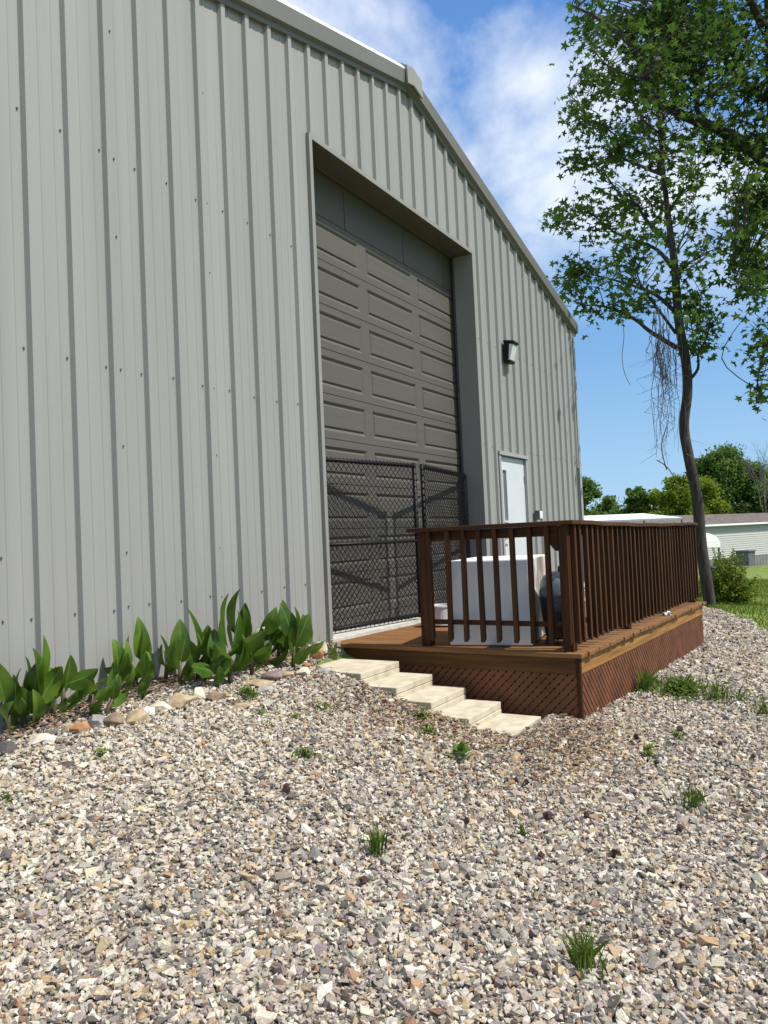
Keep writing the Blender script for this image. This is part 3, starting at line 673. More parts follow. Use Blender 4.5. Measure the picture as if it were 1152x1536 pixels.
RK = [(61, 1106, .10, (1.3, .8, .5), 'cream', 'flat cream stone at the corner of the bed nearest the camera'), (104, 1091, .065, (1, .8, .8), 'tan', 'small tan stone next to the orange one at the near end of the bed'), (122, 1087, .085, (1.2, .8, .7), 'orange', 'rounded orange brown stone edging the near end of the bed'),
 (147, 1082, .085, (1, .8, 1), 'grey', 'upright angular grey stone between orange and brown stones'), (172, 1080, .10, (1.1, .7, .7), 'brown', 'dark brown blocky stone just right of the grey angular one'), (200, 1074, .11, (1.3, .8, .6), 'tan', 'long tan brown stone in the middle of the near border'),
 (219, 1066, .075, (1, .9, .7), 'white', 'white lump of stone between tan and cream stones'), (241, 1059, .09, (1.2, .9, .6), 'cream', 'cream rough stone beside the white one at mid border'), (270, 1049, .13, (1.4, .7, .6), 'tan', 'large tilted tan stone at the middle of the bed edge'), (298, 1042, .085, (.9, .8, .9), 'cream', 'round cream stone behind the large tilted tan stone'),
 (326, 1045, .115, (1.3, .8, .6), 'brown', 'wide brown stone under the big cannas'), (358, 1054, .10, (1.4, .9, .35), 'tan', 'flat tan slab of stone beside the green clover patch'), (389, 1021, .115, (1.5, .9, .35), 'tan', 'flat tan slab of stone in front of the far cannas'), (398, 1030, .085, (1.3, .8, .5), 'grey', 'pale grey flat stone below the purple brown one'),
 (410, 1012, .125, (1.1, .8, .75), 'purple', 'purple brown boulder at the far end of the bed'), (430, 1009, .09, (1, .8, .6), 'tan', 'tan stone touching the purple brown boulder'), (453, 1006, .10, (1.2, .9, .6), 'cream', 'rounded cream tan stone between the boulder and the steps'), (459, 995, .07, (1.2, .8, .6), 'orange', 'small brown orange stone near the top step'),
 (486, 1003, .09, (1.2, .8, .5), 'grey', 'smooth grey stone leaning on the top cream step'), (473, 980, .11, (1, .7, .8), 'orange', 'orange tan block against the wall base by the deck'), (482, 972, .10, (1, .6, 1.1), 'cream', 'pale tan block between the wall and the deck corner'), (6, 1122, .085, (1.1, .8, .8), 'dark', 'dark stone at the photo edge by the first canna')]
def ground_at(px_, py_, dz=0):      # where a sight line meets the sloping yard
    d = FW*FPX+RT*(px_-576)-UP*(py_-768); d = d/np.linalg.norm(d); s = 1.0
    while s < 60:
        p = EYE+d*s
        if p[2] < float(H(p[0], p[1]))+.03+dz or p[1] > -.03: return p
        s += .02
    return p
for (a, c, r, sc, k, lab) in RK:
    p = ground_at(a, c+6); rock('border_stone', p[0], min(p[1], -.09), r*.78, sc, rk[k], lab, random.uniform(-.5, .5)-.3)

# ------------------------------------------------------------------ cannas
def canna_leaf(b, base, az, elev, L, Wd, droop, fold, roll=0):
    n = 13; rows = []
    d = Vector((math.cos(az)*math.cos(elev), math.sin(az)*math.cos(elev), math.sin(elev))); p = Vector(base); e = elev
    side = Vector((-math.sin(az), math.cos(az), 0)); side = Matrix.Rotation(roll, 3, d) @ side
    wav = random.uniform(0, 6)
    for i in range(n+1):
        s = i/n; w = Wd*(math.sin(math.pi*min(1, s**.82))**.8 if 0 < s < 1 else 0)*(1-.25*s)
        if s < .12: w *= s/.12*.6+.1
        nrm = side.cross(d).normalized(); rows.append([p + side*(q*w*.5*math.cos(fold))+nrm*(abs(q)*w*.5*math.sin(fold)+(.03*w*math.sin(wav+s*9+q*2) if abs(q) > .9 else 0)) for q in (-1, -.55, -.05, .05, .55, 1)])
        d = (Matrix.Rotation(-droop/n*(.3+1.4*s), 3, side) @ d).normalized() if True else d
        p = p+d*(L/n)
    vs = [v for r_ in rows for v in r_]; fs, mi = [], []
    for i in range(n):
        for k in range(5): b.add([vs[i*6+k], vs[i*6+k+1], vs[i*6+6+k+1], vs[i*6+6+k]], [(0, 1, 2, 3)], 1 if k == 2 else 0)
def weld(o, d=.0004):
    bm = bmesh.new(); bm.from_mesh(o.data); bmesh.ops.remove_doubles(bm, verts=bm.verts, dist=d); bm.to_mesh(o.data); bm.free()
    for p in o.data.polygons: p.use_smooth = True
def canna(px_, py_, Ht, nl, big, label, lean=0):
    p = ground_at(px_, py_); x, y = p[0], min(p[1], -.10); z = float(H(x, y)); Ht *= .88
    t = thing('canna_plant', label, 'plant', (x, y, z), 0, 'canna plants along the wall')
    top = Vector((x+lean*.2, y-.01, z+Ht*.42)); b = MB()
    b.tube([(x, y, z-.03), (x+lean*.05, y, z+Ht*.2), top], [.018, .014, .009], 8); b.build('stem', m_cstem, t, smooth=True)
    a0 = random.uniform(0, 6.28)
    nl = max(4, nl)
    for i in range(nl):
        az = a0+i*2.2+random.uniform(-.5, .5); f = i/max(1, nl-1)
        if math.sin(az) > .2: az = -az                       # the wall behind: leaves turn outwards
        flat_ = random.random() < .2; e = R(random.uniform(8, 30)) if flat_ else R(38+44*f+random.uniform(-14, 12)); L = Ht*(.37+.19*f*random.uniform(.6, 1.3))*big; Wd = L*random.uniform(.46, .60)
        hb = z+Ht*(.12+.33*f); bx = x+lean*.2*f
        b = MB(); canna_leaf(b, (bx+math.cos(az)*.008, y+math.sin(az)*.008, hb), az, e, L, Wd, random.uniform(.3, 1.5)*(1.25-.8*f), R(random.uniform(6, 30)), random.uniform(-1.2, 1.2))
        weld(b.build('leaf', [m_canna, m_rib], t))
    return t
CN = [(6, 1100, .52, 5, 1, 'canna cut by the photo edge at the near end of the row', 0), (22, 1080, .55, 6, .95, 'dense dark canna clump behind the tall-leaved one', 0), (54, 1090, .66, 6, 1.08, 'tall canna with one big upright leaf near the row start', 0), (70, 1068, .42, 3, .9, 'short canna half hidden behind the tall-leaved one', 0),
 (95, 1072, .52, 5, 1, 'slim canna with two pointed upright leaves', 0), (122, 1053, .36, 3, .9, 'little canna close to the wall beyond the slim one', .1), (138, 1076, .44, 4, 1, 'small bright canna just behind the orange stone', 0), (159, 1073, .36, 3, 1.05, 'low pale canna leaning towards the deck', .3),
 (180, 1042, .50, 6, .95, 'bushy canna against the wall with folded leaves', 0), (190, 1033, .55, 5, 1.1, 'canna with long narrow leaves reaching towards the deck', .25), (216, 1047, .42, 4, .95, 'small canna beside the big tilted tan stone', 0), (243, 1023, .46, 4, .9, 'dark stemmed canna standing against the wall mid row', 0),
 (270, 1030, .56, 5, 1, 'canna with cupped leaves before the tall group', 0), (297, 1022, .62, 5, 1.05, 'canna with one round upright leaf left of the tall group', 0), (310, 1022, .55, 5, .95, 'canna in the shade of the tall group', 0), (326, 1033, .50, 4, 1.05, 'canna whose lowest leaves hang over the brown stone', 0),
 (345, 1026, .72, 7, 1.1, 'biggest broad leaved canna in the row', 0), (357, 1007, .74, 6, 1.05, 'tall canna at the wall behind the biggest one', 0), (378, 1012, .60, 6, 1, 'canna with drooping leaves right of the biggest one', 0), (399, 1001, .70, 7, 1, 'thick canna behind the purple brown boulder', 0), (418, 997, .62, 5, .95, 'canna with dark purple tips near the row end', 0), (440, 1003, .66, 6, 1.05, 'last tall canna by the deck with one vertical leaf', .1), (454, 992, .48, 4, 1.1, 'canna at the row end reaching over the deck edge', .35)]
for c in CN: canna(*c)

# ------------------------------------------------------------------ weeds in the gravel
def tuft(px_, py_, n, h, spread, label, name='grass_tuft', w=.0035):
    p = ground_at(px_, py_); k = np.arange(n); r_ = np.abs(rng.normal(size=n))*spread; a = rng.random(n)*6.28
    Q = np.stack([p[0]+r_*np.cos(a), p[1]+r_*np.sin(a), np.zeros(n)], 1); Q[:, 2] = H(Q[:, 0], Q[:, 1])+.03
    V, F = blades(Q, h*.5, h, w, .38); o = big_mesh(name, V, F, m_weed); tag(o, label, 'weed', 'weeds growing in the gravel', 'stuff' if spread > .06 else None); return o
def leafy(px_, py_, n, h, spread, ls, label, name='weed_patch'):
    p = ground_at(px_, py_); V, F = [], []
    for i in range(n):
        r_ = abs(random.gauss(0, spread)); a = random.uniform(0, 6.28); x, y = p[0]+r_*math.cos(a), p[1]+r_*.8*math.sin(a); z = float(H(x, y))+.03+random.random()*h*math.exp(-(r_/spread)**2*.5)
        L = ls*random.uniform(.6, 1.3); az = random.uniform(0, 6.28); el = random.uniform(-.2, 1.0); t = Vector((math.cos(az)*math.cos(el), math.sin(az)*math.cos(el), math.sin(el))); s_ = Vector((-math.sin(az), math.cos(az), 0))*L*.3; c = Vector((x, y, z)); o = len(V)
        V += [list(c), list(c+t*L*.5+s_), list(c+t*L), list(c+t*L*.5-s_)]; F.append((o, o+1, o+2, o+3))
    o = big_mesh(name, np.array(V), np.array(F), m_weed); tag(o, label, 'weed', 'weeds growing in the gravel', 'stuff' if n > 30 else None); return o
tuft(565, 1283, 60, .16, .022, 'grass tuft alone in the middle of the gravel'); tuft(876, 1455, 90, .15, .035, 'grass tuft nearest the camera at the lower right'); tuft(1036, 1210, 50, .13, .05, 'thin sparse grass tuft in the gravel right of the deck corner')
tuft(500, 988, 70, .16, .05, 'grass tuft at the corner between wall, deck and top step'); tuft(968, 1038, 130, .26, .05, 'tall grass clump against the lattice skirt'); tuft(1075, 1050, 90, .2, .09, 'grass clump at the right side of the green patch')
tuft(1146, 1072, 60, .16, .07, 'grass clump at the right photo edge'); tuft(1110, 1052, 60, .12, .14, 'thin grass between the green patch and photo edge'); tuft(788, 1255, 14, .08, .02, 'few small blades in the gravel right of the centre tuft')
leafy(1020, 1040, 900, .11, .22, .045, 'wide green weed patch beside the lattice skirt'); tuft(1020, 1036, 260, .18, .24, 'loose grass blades standing among the wide green weed patch')
leafy(458, 1137, 260, .05, .055, .02, 'small leafy weed between the steps and camera'); leafy(372, 1045, 420, .06, .075, .022, 'green clover patch beside the flat tan stone'); leafy(442, 1080, 120, .03, .06, .02, 'low weed sprigs nearest the clover patch'); leafy(487, 1064, 150, .03, .08, .02, 'low weed sprigs below the top step'); leafy(393, 1072, 90, .03, .06, .018, 'scant weed sprigs just below the clover patch')
leafy(152, 1136, 110, .04, .04, .018, 'tiny weed before the near end of the bed'); leafy(636, 1080, 160, .08, .05, .026, 'weed at the side of the second lowest step'); leafy(640, 1100, 110, .05, .045, .026, 'weed before the lowest steps'); leafy(690, 1138, 24, .09, .022, .08, 'broad leaved seedling in front of the lowest step'); leafy(660, 1030, 120, .06, .08, .028, 'dark weed under the lattice behind the steps'); leafy(10, 1205, 60, .03, .03, .02, 'tiny weed at the left photo edge'); leafy(975, 1135, 20, .08, .02, .05, 'seedling in the gravel below the deck corner'); leafy(1017, 1108, 24, .07, .03, .04, 'yellowish seedling in the gravel right of the deck')

# dark seed balls dropped by the trees
def ball_mesh():
    bm = bmesh.new(); bmesh.ops.create_icosphere(bm, subdivisions=2, radius=.017)
    for i, v in enumerate(bm.verts): v.co *= 1.25 if i % 2 else .86
    me = bpy.data.meshes.new('seed_ball'); bm.to_mesh(me); bm.free(); me.materials.append(mat('seed_ball_brown', (.035, .018, .014), (.07, .04, .03), rough=.9, scale=60)); return me
bme = ball_mesh()
for (a, c) in [(545, 1330), (812, 1290), (955, 1110), (1020, 1098), (985, 1150), (1060, 975), (1075, 990), (1095, 965), (1110, 1000), (1082, 1010), (1125, 985), (1065, 1000), (1040, 1035), (1090, 1030), (1118, 960), (1100, 945), (1070, 950), (790, 1180), (822, 1230), (880, 1230), (1080, 1120), (1130, 1140), (430, 1190), (700, 1240), (925, 1290), (1020, 1250)]:
    p = ground_at(a, c); o = bpy.data.objects.new('seed_ball', bme); COL.objects.link(o); o.location = (p[0], p[1], float(H(p[0], p[1]))+.055); o.rotation_euler = (random.random()*6, random.random()*6, 0); s_ = random.uniform(.8, 1.25); o.scale = (s_,)*3
    tag(o, 'dark spiky seed ball lying on the gravel', 'seed ball', 'dark seed balls on the gravel')

# ------------------------------------------------------------------ trees
STAR = []
for k in range(5):
    a = math.pi/2+k*2*math.pi/5.6-2*2*math.pi/5.6
    STAR.append((math.cos(a), math.sin(a))); a2 = a+math.pi/5.6
    if k < 4: STAR.append((.45*math.cos(a2), .45*math.sin(a2)))
STAR = [(0.0, -.35)]+STAR
STAR = np.array(STAR)*.55; NS = len(STAR)
def leaf_cloud(P, size, hang=.5, star=True):
    n = len(P); pts = STAR if star else np.array([(0, -.5), (.3, 0), (0, .55), (-.3, 0)]); m = len(pts)
    nrm = rng.normal(size=(n, 3)); nrm[:, 2] = np.abs(nrm[:, 2])*.8+hang; nrm /= np.linalg.norm(nrm, axis=1)[:, None]
    a = rng.normal(size=(n, 3)); t = np.cross(nrm, a); t /= np.linalg.norm(t, axis=1)[:, None]; u = np.cross(nrm, t)
    s_ = size*rng.uniform(.65, 1.25, n)[:, None, None]
    V = P[:, None, :]+(t[:, None, :]*pts[None, :, 0:1]+u[:, None, :]*pts[None, :, 1:2])*s_
    V += nrm[:, None, :]*(np.abs(pts[None, :, 0:1])*-.25)*s_
    return V.reshape(-1, 3), (np.arange(n)[:, None]*m+np.arange(m)[None])
def parent_keep(o, t): o.parent = t; o.matrix_parent_inverse = world(t).inverted()
def smooth_path(pts, rad, k=4):
    pts = [np.array(p, float) for p in pts]; out, ro = [], []
    for i in range(len(pts)-1):
        p0, p1, p2, p3 = pts[max(i-1, 0)], pts[i], pts[i+1], pts[min(i+2, len(pts)-1)]
        for j in range(k):
            t = j/k; out.append(.5*((2*p1)+(-p0+p2)*t+(2*p0-5*p1+4*p2-p3)*t*t+(-p0+3*p1-3*p2+p3)*t**3)); ro.append(rad[i]*(1-t)+rad[i+1]*t)
    return out+[pts[-1]], ro+[rad[-1]]
def tree(name, label, trunk, limbs, clusters, leafmat_, lsize, per, dep, tw=1.0, group=None, push=0):
    """trunk: [(px,py,depth,radius)], limbs: [([(px,py)..], depth0, depth1, r0, r1)], clusters: [(px,py,rx,ry,twigs)]"""
    base = at(trunk[0][0], trunk[0][1], trunk[0][2]); t = thing(name, label, 'tree', tuple(base), 0, group)
    nodes = []
    b = MB(); pts, ra = smooth_path([at(*q[:3]) for q in trunk], [q[3] for q in trunk], 5); b.tube(pts, ra, 14); nodes += [(p, r_) for p, r_ in zip(pts, ra)][len(pts)//3:]
    b.build('trunk', m_bark, t, smooth=True)
    for lp, d0, d1, r0, r1 in limbs:
        n = len(lp); P = [at(x+(random.uniform(-3, 3) if 0 < i else 0), y, d0+(d1-d0)*i/(n-1)) for i, (x, y) in enumerate(lp)]
        b = MB(); pts, ra = smooth_path(P, [r0+(r1-r0)*i/(n-1) for i in range(n)], 4); b.tube(pts, ra, 8); b.build('limb', m_bark, t, smooth=True)
        nodes += list(zip(pts, ra))[2:]
    NP = np.array([p for p, _ in nodes]); NR = np.array([r_ for _, r_ in nodes])
    tb = MB(); LP = []
    for cxp, cyp, rx, ry, nt in clusters:
        for _ in range(nt):
            a = random.uniform(0, 6.283); q = math.sqrt(random.random()); zz = random.gauss(0, dep[1])
            xx_ = cxp+rx*q*math.cos(a); tip = at(xx_, cyp+ry*q*math.sin(a), dep[0]+zz+push*max(0, (985-xx_)/140))
            dd = np.linalg.norm(NP-tip, axis=1)+NR*6+np.maximum(0, NP[:, 2]-tip[2])*.6; i = int(np.argmin(dd)); s0 = NP[i]; L = np.linalg.norm(tip-s0)
            mid = s0*.5+tip*.5+np.array([random.gauss(0, .08), random.gauss(0, .08), random.uniform(.0, .12)])*L
            pts, ra = smooth_path([s0, mid, tip], [min(NR[i]*.6, .016*tw), .009*tw, .003*tw], 4); tb.tube(pts, ra, 4, 0, False)
            m = int(per*random.uniform(.6, 1.4)); st = max(.15, 1-1.15/max(L, .3))
            for _ in range(m):
                f = random.uniform(st, 1.05); k = f*(len(pts)-1); i0 = min(int(k), len(pts)-2); p = pts[i0]*(1-(k-i0))+pts[i0+1]*(k-i0)
                LP.append(p+np.array([random.gauss(0, 1), random.gauss(0, 1), random.gauss(-.25, .8)])*lsize*.95)
    o = tb.build('twigs', m_twig, t)
    V, F = leaf_cloud(np.array(LP), lsize)
    o = big_mesh('crown', V, F, leafmat_); parent_keep(o, t)
    return t
random.seed(21)
D = 15.3
T1 = [(1066, 925, D, 0.126), (1064, 900, D, 0.116), (1052, 820, D, 0.109), (1046, 750, D, 0.104), (1034, 690, D, 0.099), (1026, 640, D, 0.096), (1031, 590, D, 0.094), (1029, 545, D, 0.092), (1018, 480, D, 0.086), (1012, 400, D, 0.074), (1003, 330, D, 0.059), (995, 260, D, 0.044), (990, 200, D, 0.034), (987, 140, D, 0.025), (984, 80, D, 0.010)]
L1 = [([(1016, 522), (978, 498), (949, 478), (906, 460), (873, 458)], D, D+1.6, .05, .012), ([(1011, 466), (982, 440), (943, 427), (907, 417), (872, 408)], D, D+1.9, .045, .010), ([(1007, 400), (986, 375), (956, 361), (924, 348), (881, 319), (845, 338)], D, D+2.3, .045, .008),
 ([(1003, 361), (976, 335), (953, 309), (930, 290), (907, 260), (875, 241)], D, D+1.8, .045, .008), ([(994, 262), (963, 251), (930, 234), (920, 202), (881, 182)], D, D+1.6, .04, .008), ([(989, 200), (969, 182), (953, 156), (937, 127), (890, 110)], D, D+1.5, .03, .007),
 ([(1013, 420), (1028, 397), (1054, 384), (1077, 371)], D, D+.8, .025, .006), ([(1034, 570), (1045, 553), (1050, 528), (1057, 508), (1066, 485)], D, D-.5, .035, .008), ([(1014, 440), (1030, 455), (1040, 500), (1042, 520)], D, D+.5, .02, .008), ([(1003, 320), (1021, 293), (1047, 270)], D, D-.7, .03, .006), ([(990, 190), (1010, 150), (1030, 110)], D, D+.7, .025, .006), ([(1014, 500), (990, 470), (965, 430), (950, 400)], D, D+.4, .035, .008), ([(1006, 400), (1020, 360), (1030, 330)], D, D+1, .025, .007)]
C1 = [(915, 165, 62, 75, 46), (870, 150, 32, 45, 18), (950, 250, 90, 60, 44), (890, 215, 50, 45, 22), (880, 320, 60, 32, 22), (838, 318, 24, 30, 9), (930, 360, 70, 38, 26), (870, 412, 45, 36, 24), (838, 425, 22, 26, 12), (965, 425, 55, 40, 20), (900, 462, 60, 24, 20), (1050, 465, 36, 38, 26), (1045, 515, 28, 18, 9), (1050, 362, 42, 28, 16), (1010, 190, 55, 75, 30), (960, 105, 80, 55, 40), (1030, 290, 50, 50, 20), (985, 320, 40, 40, 10), (1025, 420, 22, 25, 5)]
tree('sweetgum_tree', 'slender leaning tree with dark trunk and airy crown behind the deck corner', T1, L1, C1, m_leafA, .165, 9.5, (D, .7), push=2.3)
D2 = 16.2
T2 = [(1208, 935, D2, 0.259), (1202, 880, D2, 0.216), (1192, 700, D2, 0.194), (1180, 500, D2, 0.180), (1172, 350, D2, 0.166), (1164, 220, D2, 0.151), (1159, 120, D2, 0.130), (1155, 20, D2, 0.108), (1150, -90, D2, 0.079), (1142, -220, D2, 0.036)]
L2 = [([(1154, 252), (1126, 225), (1087, 199), (1047, 182), (1012, 166), (982, 143), (970, 105), (940, 60), (900, 30), (860, 8)], D2, D2-1.2, .14, .02), ([(1150, 225), (1080, 224), (1040, 228), (995, 226), (950, 240)], D2, D2+.6, .05, .012), ([(1148, 150), (1104, 114), (1083, 88), (1060, 49), (1040, 0)], D2, D2+1, .08, .02), ([(1144, 40), (1120, -10), (1080, -60), (1020, -90)], D2, D2-1, .09, .02),
 ([(1164, 420), (1140, 400), (1120, 390), (1103, 420)], D2, D2-.8, .05, .012), ([(1168, 500), (1150, 520), (1138, 560), (1134, 605)], D2, D2-.5, .035, .01), ([(1158, 320), (1130, 310), (1105, 330)], D2, D2+.9, .045, .012), ([(1160, 360), (1200, 330), (1250, 300), (1290, 310)], D2, D2+.5, .08, .02), ([(1150, 180), (1200, 120), (1250, 60)], D2, D2-.8, .08, .02), ([(1172, 560), (1210, 520), (1260, 500)], D2, D2+.4, .06, .015), ([(975, 120), (935, 110), (905, 95), (880, 60)], D2-.9, D2-1.4, .03, .008), ([(1047, 182), (1040, 130), (1020, 80), (990, 30)], D2-.6, D2, .04, .01)]
C2 = [(885, 25, 38, 45, 22), (872, 75, 18, 35, 9), (930, 60, 60, 55, 40), (975, 35, 60, 55, 44), (1020, 70, 60, 45, 30), (1070, 50, 60, 60, 46), (1120, 90, 45, 90, 56), (1090, 20, 80, 40, 40), (990, 130, 45, 35, 20), (935, 130, 50, 35, 22), (1080, 160, 40, 30, 16), (1115, 215, 45, 40, 32), (1060, 195, 35, 22, 12), (1130, 285, 36, 45, 34), (1125, 345, 34, 36, 26), (1118, 405, 26, 26, 18), (1138, 440, 26, 30, 20), (1138, 510, 20, 34, 14), (1146, 575, 14, 36, 10), (1100, 300, 20, 24, 8), (1205, 80, 70, 130, 60), (1215, 300, 60, 110, 50), (1220, 500, 60, 80, 34), (1000, -70, 140, 60, 50), (1120, -90, 110, 90, 50), (1290, 300, 40, 120, 20), (1180, 180, 40, 120, 40)]
tree('shade_tree', 'big leafy tree reaching in from the right side with a heavy bough overhead', T2, L2, C2, m_leafB, .18, 9.5, (D2, 1.0), 1.3, push=1.2)
# dead vines hanging from the slender tree
b = MB(); random.seed(5)
for i in range(34):
    x = random.choice([random.uniform(976, 1000), random.uniform(985, 1016)]); y0 = random.uniform(455, 520); y1 = random.uniform(570, 700) if i % 3 else random.uniform(540, 600); dd = D+random.uniform(-.5, .3); pts = []; xx = x; n = 9
    for k in range(n+1):
        xx += random.gauss(0, 2.6)+(.8 if x < 990 else .5); pts.append(at(xx, y0+(y1-y0)*k/n, dd+random.gauss(0, .03)))
    p, ra = smooth_path(pts, [random.uniform(.005, .011)*(1-.6*k/n) for k in range(n+1)], 3); b.tube(p, ra, 4)
    for _ in range(3):
        q = p[random.randrange(5, len(p))]; b.tube([q, q+np.array([random.gauss(0, .12), random.gauss(0, .12), -.12]), q+np.array([random.gauss(0, .22), random.gauss(0, .22), -.3])], [.006, .004, .002], 3)
p, ra = smooth_path([at(x, y, D-.8) for x, y in ((934, 478), (936, 505), (933, 535), (937, 560), (945, 577))], [.007]*5, 3); b.tube(p, ra, 4)
for x0, y0, pts in ((985, 690, [(985, 690), (1000, 700), (1012, 718), (1018, 735)]), (1000, 640, [(1000, 640), (992, 670), (1000, 705)])): p, ra = smooth_path([at(x, y, D-.3) for x, y in pts], [.012]*len(pts), 3); b.tube(p, ra, 4)
v = b.build('hanging_vine', m_vine, None); tag(v, 'tangle of bare dead vines hanging beside the slender leaning trunk', 'vine')

# bush on the lawn
p = ground_at(1093, 903); BX, BY, BZ = p[0], p[1], float(H(p[0], p[1]))
t = thing('round_bush', 'rounded yellow green bush on the lawn right of the leaning trunk', 'bush', (BX, BY, BZ)); b = MB(); LP = []
for i in range(200):
    a = random.uniform(0, 6.28); el = math.asin(random.uniform(.03, 1)); Lr = random.uniform(.62, 1.0); tip = np.array([BX+math.cos(a)*math.cos(el)*.64*Lr, BY+math.sin(a)*math.cos(el)*.64*Lr, BZ+.16+math.sin(el)*.98*Lr])
    s0 = np.array([BX+random.gauss(0, .06), BY+random.gauss(0, .06), BZ]); mid = s0*.45+tip*.55+np.array([0, 0, -.04]); P_, ra = smooth_path([s0, mid, tip], [.012, .007, .003], 4); b.tube(P_, ra, 4, 0, False)
    for _ in range(46): f = random.uniform(.42, 1.04); k = min(f, 1)*(len(P_)-1); i0 = min(int(k), len(P_)-2); q = P_[i0]*(1-(k-i0))+P_[i0+1]*(k-i0); LP.append(q+rng.normal(size=3)*.035)
b.build('stems', m_twig, t); V, F = leaf_cloud(np.array(LP), .055, .4, False); parent_keep(big_mesh('foliage', V, F, m_bush), t)

# ------------------------------------------------------------------ mobile home and things behind
HD = 52.0
def gp(x, d): return at(x, 800, d)
A = gp(872, HD-9); B = gp(1330, HD+18); A[2] = B[2] = 0; u = (B-A)/np.linalg.norm(B-A); nv = np.array([-u[1], u[0], 0]);
if nv @ FW < 0: nv = -nv
Lh = np.linalg.norm(B-A); zE = at(1150, 782, HD+5)[2]; zG = -3.05
t = thing('mobile_home', 'long pale sided mobile home with brown shingle roof beyond the lawn', 'mobile home', tuple(A*1+np.array([0, 0, zG])))
def q3(s_, n_, z): return tuple(A+u*s_+nv*n_+np.array([0, 0, z]))
b = MB(); z = zG+.75; k = 0
while z < zE-.12:
    z2 = min(z+.15, zE-.12); b.add([q3(0, -.0, z), q3(Lh, -.0, z), q3(Lh, .03, z2), q3(0, .03, z2), q3(0, .03, z), q3(Lh, .03, z)], [(0, 1, 2, 3), (0, 4, 5, 1)]); z = z2
b.add([q3(0, .03, zG+.7), q3(0, 4.3, zG+.7), q3(0, 4.3, zE), q3(0, .03, zE), q3(Lh, .03, zG+.7), q3(Lh, 4.3, zG+.7), q3(Lh, 4.3, zE), q3(Lh, .03, zE)], [(0, 1, 2, 3), (4, 5, 6, 7), (1, 5, 6, 2)]); b.build('wall', m_siding, t)
b = MB(); b.add([q3(0, .02, zG-.3), q3(Lh, .02, zG-.3), q3(Lh, .02, zG+.76), q3(0, .02, zG+.76)], [(0, 1, 2, 3)])
x = .4
while x < Lh: b.add([q3(x, -.02, zG-.3), q3(x+.06, -.02, zG-.3), q3(x+.06, -.02, zG+.75), q3(x, -.02, zG+.75)], [(0, 1, 2, 3)]); x += .45
b.build('skirting', m_skirt, t)
b = MB(); zr_ = zE+.68
b.add([q3(-.3, -.3, zE-.05), q3(Lh+.3, -.3, zE-.05), q3(Lh+.3, 2.15, zr_), q3(-.3, 2.15, zr_), q3(-.3, 4.6, zE-.05), q3(Lh+.3, 4.6, zE-.05)], [(0, 1, 2, 3), (3, 2, 5, 4)]); b.add([q3(-.3, -.3, zE-.12), q3(Lh+.3, -.3, zE-.12), q3(-.3, 4.6, zE-.12), q3(Lh+.3, 4.6, zE-.12)], [(0, 2, 3, 1)])
b.build('roof', m_shingle, t)
b = MB(); a0, a1 = q3(-.3, -.31, zE-.17), q3(Lh+.3, -.31, zE-.17); b.add([a0, a1, q3(Lh+.3, -.31, zE-.045), q3(-.3, -.31, zE-.045)], [(0, 1, 2, 3)]); b.build('gutter', m_white2, t)
# white carport roof in front of it
CD = 44.0; c0, c1 = at(868, 776, CD+2), at(1024, 770.5, CD-1); c0[2] += .0
t = thing('carport', 'flat white metal carport roof on posts in front of the brown roof', 'carport', (c0[0], c0[1], -2.7)); dv = nv*5
b = MB(); c0 = at(868, 782, CD+2); c1 = at(1024, 776, CD-1); th = np.array([0, 0, -.10]); rise = np.array([0, 0, .36]); b.add([c0, c1, c1+dv*.5+rise, c0+dv*.5+rise, c0+th, c1+th, c1+dv*.5+th+rise, c0+dv*.5+th+rise], [(0, 1, 2, 3), (7, 6, 5, 4), (0, 4, 5, 1), (1, 5, 6, 2), (2, 6, 7, 3), (3, 7, 4, 0)]); b.build('canopy', m_white2, t)
for q in (c1+np.array([0, 0, -.1])-u*.1, c1+dv*.48+np.array([0, 0, .2])-u*.1, c0+np.array([0, 0, -.1])+u*.1): b = MB(); b.tube([q, (q[0], q[1], -3.3)], .05, 8); b.build('post', m_block, t)
# awning
AD = 46.0; tt = thing('porch_awning', 'white curved metal awning on posts before the pale siding', 'awning', tuple(at(1062, 835, AD)))
aw = lambda x, y, o=0: at(x, y, AD+(x-1062)*.059+o)
prf = [(1034, 813), (1035, 806), (1042, 801), (1052, 799), (1062, 799.5), (1070, 802), (1076, 806), (1080, 813)]
b = MB(); P = [aw(x, y) for x, y in prf]; b.prism([tuple(p) for p in P], tuple(nv*1.6)); b.build('canopy', m_white2, tt)
b = MB(); b.prism([tuple(aw(x, y, -.03)) for x, y in ((1034, 813), (1080.5, 813.5), (1080.5, 821), (1034, 821))], tuple(nv*1.7)); b.build('valance', m_white2, tt)
for x in (1078, 1040):
    b = MB(); q = aw(x, 820, .15); b.tube([q, (q[0], q[1], -3.3)], .06, 8); b.build('post', m_block, tt)
b = MB(); b.tube([aw(1069, 820, .3), aw(1076, 842, .3)], .08, 8); b.build('brace', m_white2, tt)
b = MB(); q = at(1057, 799, AD+.4); b.tube([q, q+np.array([0, 0, .2])], [.06, .1], 8); b.build('vent', m_block, tt)
t = thing('utility_cabinet', 'grey utility cabinet standing by the far mobile home skirting', 'utility cabinet', tuple(at(1129, 848, 47)))
b = MB(); q = at(1129, 848, 47); hx = u*.42; hy = nv*.8; q0 = q-hx; zz = np.array([0, 0, .85]); b.add([q0, q+hx, q+hx+hy, q0+hy, q0+zz, q+hx+zz, q+hx+hy+zz, q0+hy+zz], [(0, 1, 5, 4), (1, 2, 6, 5), (2, 3, 7, 6), (3, 0, 4, 7), (4, 5, 6, 7), (3, 2, 1, 0)]); b.build('cabinet_body', m_block, t, bevel=.03)
